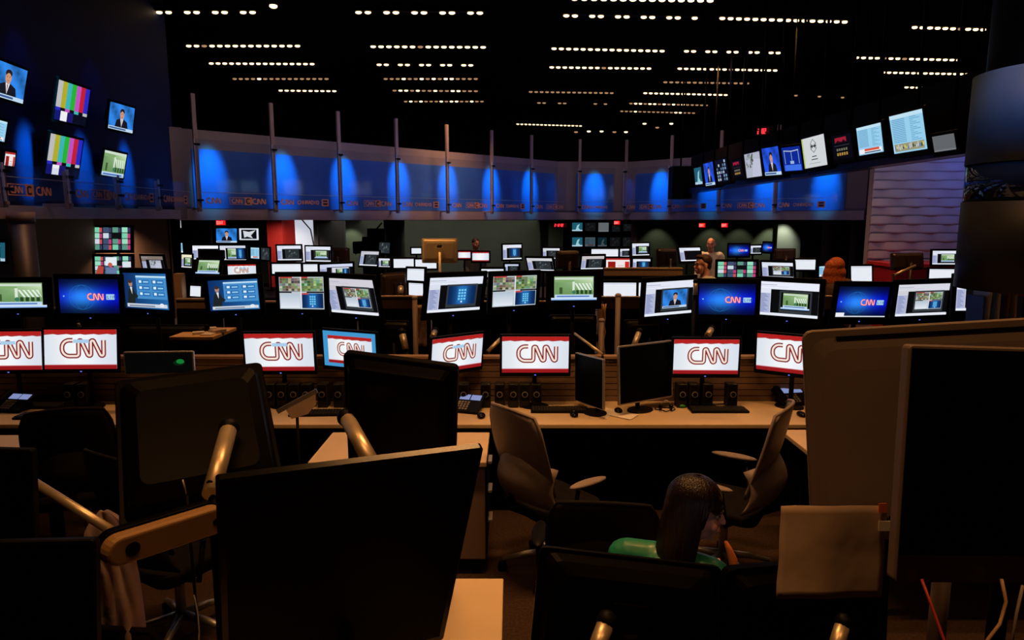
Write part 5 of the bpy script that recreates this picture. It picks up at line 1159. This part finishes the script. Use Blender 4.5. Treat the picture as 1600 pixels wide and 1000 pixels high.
# seated woman in the foreground, in right profile
HP = at(1094, 797, 2.38); e = empty('person', (HP.x-.08, HP.y, 0)); tag(e, 'seated woman with long dark brown hair and a green top, in right profile', 'person')
B0 = Vector((HP.x-.08, HP.y, 0)); hx = HP.x-B0.x; hz = HP.z
T = Matrix.Translation((hx-.008, 0, hz)) @ Matrix.Scale(.94,4) @ Matrix.Rotation(math.radians(78),4,'Z') @ Matrix.Rotation(math.radians(8),4,'X')     # face towards +X, a touch to the camera
b = MB(); head_parts(b, T)
TH = math.radians(-28)                                   # trunk faces away from the camera, turned a little to the right
def L_(x, y, z): return Vector((hx-.105+x*math.cos(TH)-y*math.sin(TH), .03+x*math.sin(TH)+y*math.cos(TH), z))
zs = hz-.205
cap(b, Vector((hx-.02,.0,hz-.07)), L_(.02,.0,zs+.06), .048, .052); cap(b, L_(0,0,zs-.10), L_(0,-.10,.60), .12, .13)
for s in (-1,1):
    cap(b, L_(0,0,zs), L_(s*.155,0,zs-.02), .055,.05); cap(b, L_(s*.09,0,zs-.08), L_(s*.08,-.09,.62), .08, .10)
    el = L_(s*.22,.08,zs-.26); wr = L_(s*.12,.32,zs-.20); cap(b, L_(s*.17,0,zs-.03), el, .044, .036); cap(b, el, wr, .036, .024)
    d = (wr-el).normalized(); hand(b, Matrix.Translation(wr) @ (-d).to_track_quat('Z','Y').to_matrix().to_4x4(), s)
    kn = L_(s*.12,.36,.54); cap(b, L_(s*.09,-.08,.57), kn, .085, .058); cap(b, kn, L_(s*.12,.34,.10), .054, .036); cap(b, L_(s*.12,.36,.045), L_(s*.12,.50,.035), .034,.028)
blob(b, 'body', mat('fair_skin', (.50,.24,.18), .5, noise=.04, nscale=30), e, .006, 4); eyes(T, e)
c = MB(); GRN = mat('green_satin_top', (.010,.17,.09), .4, spec=.5, noise=.25, nscale=14)
cap(c, L_(0,0,zs-.09), L_(0,-.10,.60), .135, .15)
for s in (-1,1): cap(c, L_(s*.06,0,zs-.01), L_(s*.155,0,zs-.02), .062,.062); cap(c, L_(s*.09,0,zs-.08), L_(s*.09,-.09,.62), .095, .12); cap(c, L_(s*.17,0,zs-.03), L_(s*.215,.06,zs-.19), .066, .062)
blob(c, 'green_top', GRN, e, .007, 3)
t = MB()
for s in (-1,1): kn = L_(s*.12,.36,.54); cap(t, L_(s*.09,-.08,.57), kn, .10, .072); cap(t, kn, L_(s*.12,.34,.14), .068, .055)
blob(t, 'trousers', mat('dark_trousers', (.02,.02,.03), .85), e, .01, 3)
q = MB(); [cap(q, L_(s*.12,.35,.05), L_(s*.12,.50,.04), .044,.036) for s in (-1,1)]; blob(q, 'shoes', BLK, e, .01, 2)
hr = MB(); R = random.Random(11); JT = [R.random() for _ in range(200)]
def hcol(phi, zb, off, k):
    """one column of hair from the crown down to zb; phi 0 = nape, +-180 = forehead"""
    f = math.radians(phi); out = []
    for i in range(8):
        th = math.radians(6+84*i/7); q = 1+.012*math.sin(phi*1.05+i*.2)+.02*(JT[k%200]-.5)
        out.append(((.082+off)*math.sin(th)*math.sin(f)*q, .022+(.098+off)*math.sin(th)*math.cos(f)*q, .045+(.088+off)*math.cos(th)))
    n = 9
    for i in range(1, n+1):
        v = i/n; z = .045+(zb-.045)*v; q = 1+.014*math.sin(phi*1.05+v*2)+.03*(JT[k%200]-.5)*v-.10*max(0, v-.55); q2 = q*(1+.05*math.sin(PI*v))
        out.append(((.082+off)*math.sin(f)*q2, .022+(.098+off)*math.cos(f)*q2, z))
    return out
long_ = [hcol(-110+220*i/72, -.255-.035*JT[i+9], .004, i) for i in range(73)]
bang = [hcol(106+148*i/34, (.032-.012*math.cos(math.radians((106+148*i/34-180)*2.0)))-.012*JT[i+90] if 2 < i < 32 else -.04, .005, i+80) for i in range(35)]
hr.grid(long_, T); hr.grid(bang, T)
HM = mat('glossy_dark_brown_hair', (.009,.003,.0015), .32, spec=.32)
nt = HM.node_tree; tc = nt.nodes.new('ShaderNodeTexCoord'); mp = nt.nodes.new('ShaderNodeMapping'); mp.inputs['Scale'].default_value = (260,260,9); nz_ = nt.nodes.new('ShaderNodeTexNoise'); nz_.inputs['Scale'].default_value = 1; bp = nt.nodes.new('ShaderNodeBump'); bp.inputs['Strength'].default_value = .8; bp.inputs['Distance'].default_value = .004
nt.links.new(tc.outputs['Object'], mp.inputs[0]); nt.links.new(mp.outputs[0], nz_.inputs[0]); nt.links.new(nz_.outputs[0], bp.inputs['Height']); nt.links.new(bp.outputs[0], nt.nodes['Principled BSDF'].inputs['Normal'])
o = hr.build('hair', HM, e); so = o.modifiers.new('thick','SOLIDIFY'); so.thickness = .008; so.offset = 0
sx_ = hx-.03; sz_ = hz-.225
q0 = [at(px, py, 2.34)-B0 for px, py in ((1134,846),(1139,858),(1145,874),(1148,900))]; n = MB(); n.tube(q0, [.006,.012,.016,.016], 10); n.build('orange_scarf', mat('orange_cloth', (.75,.20,.03), .7), e)
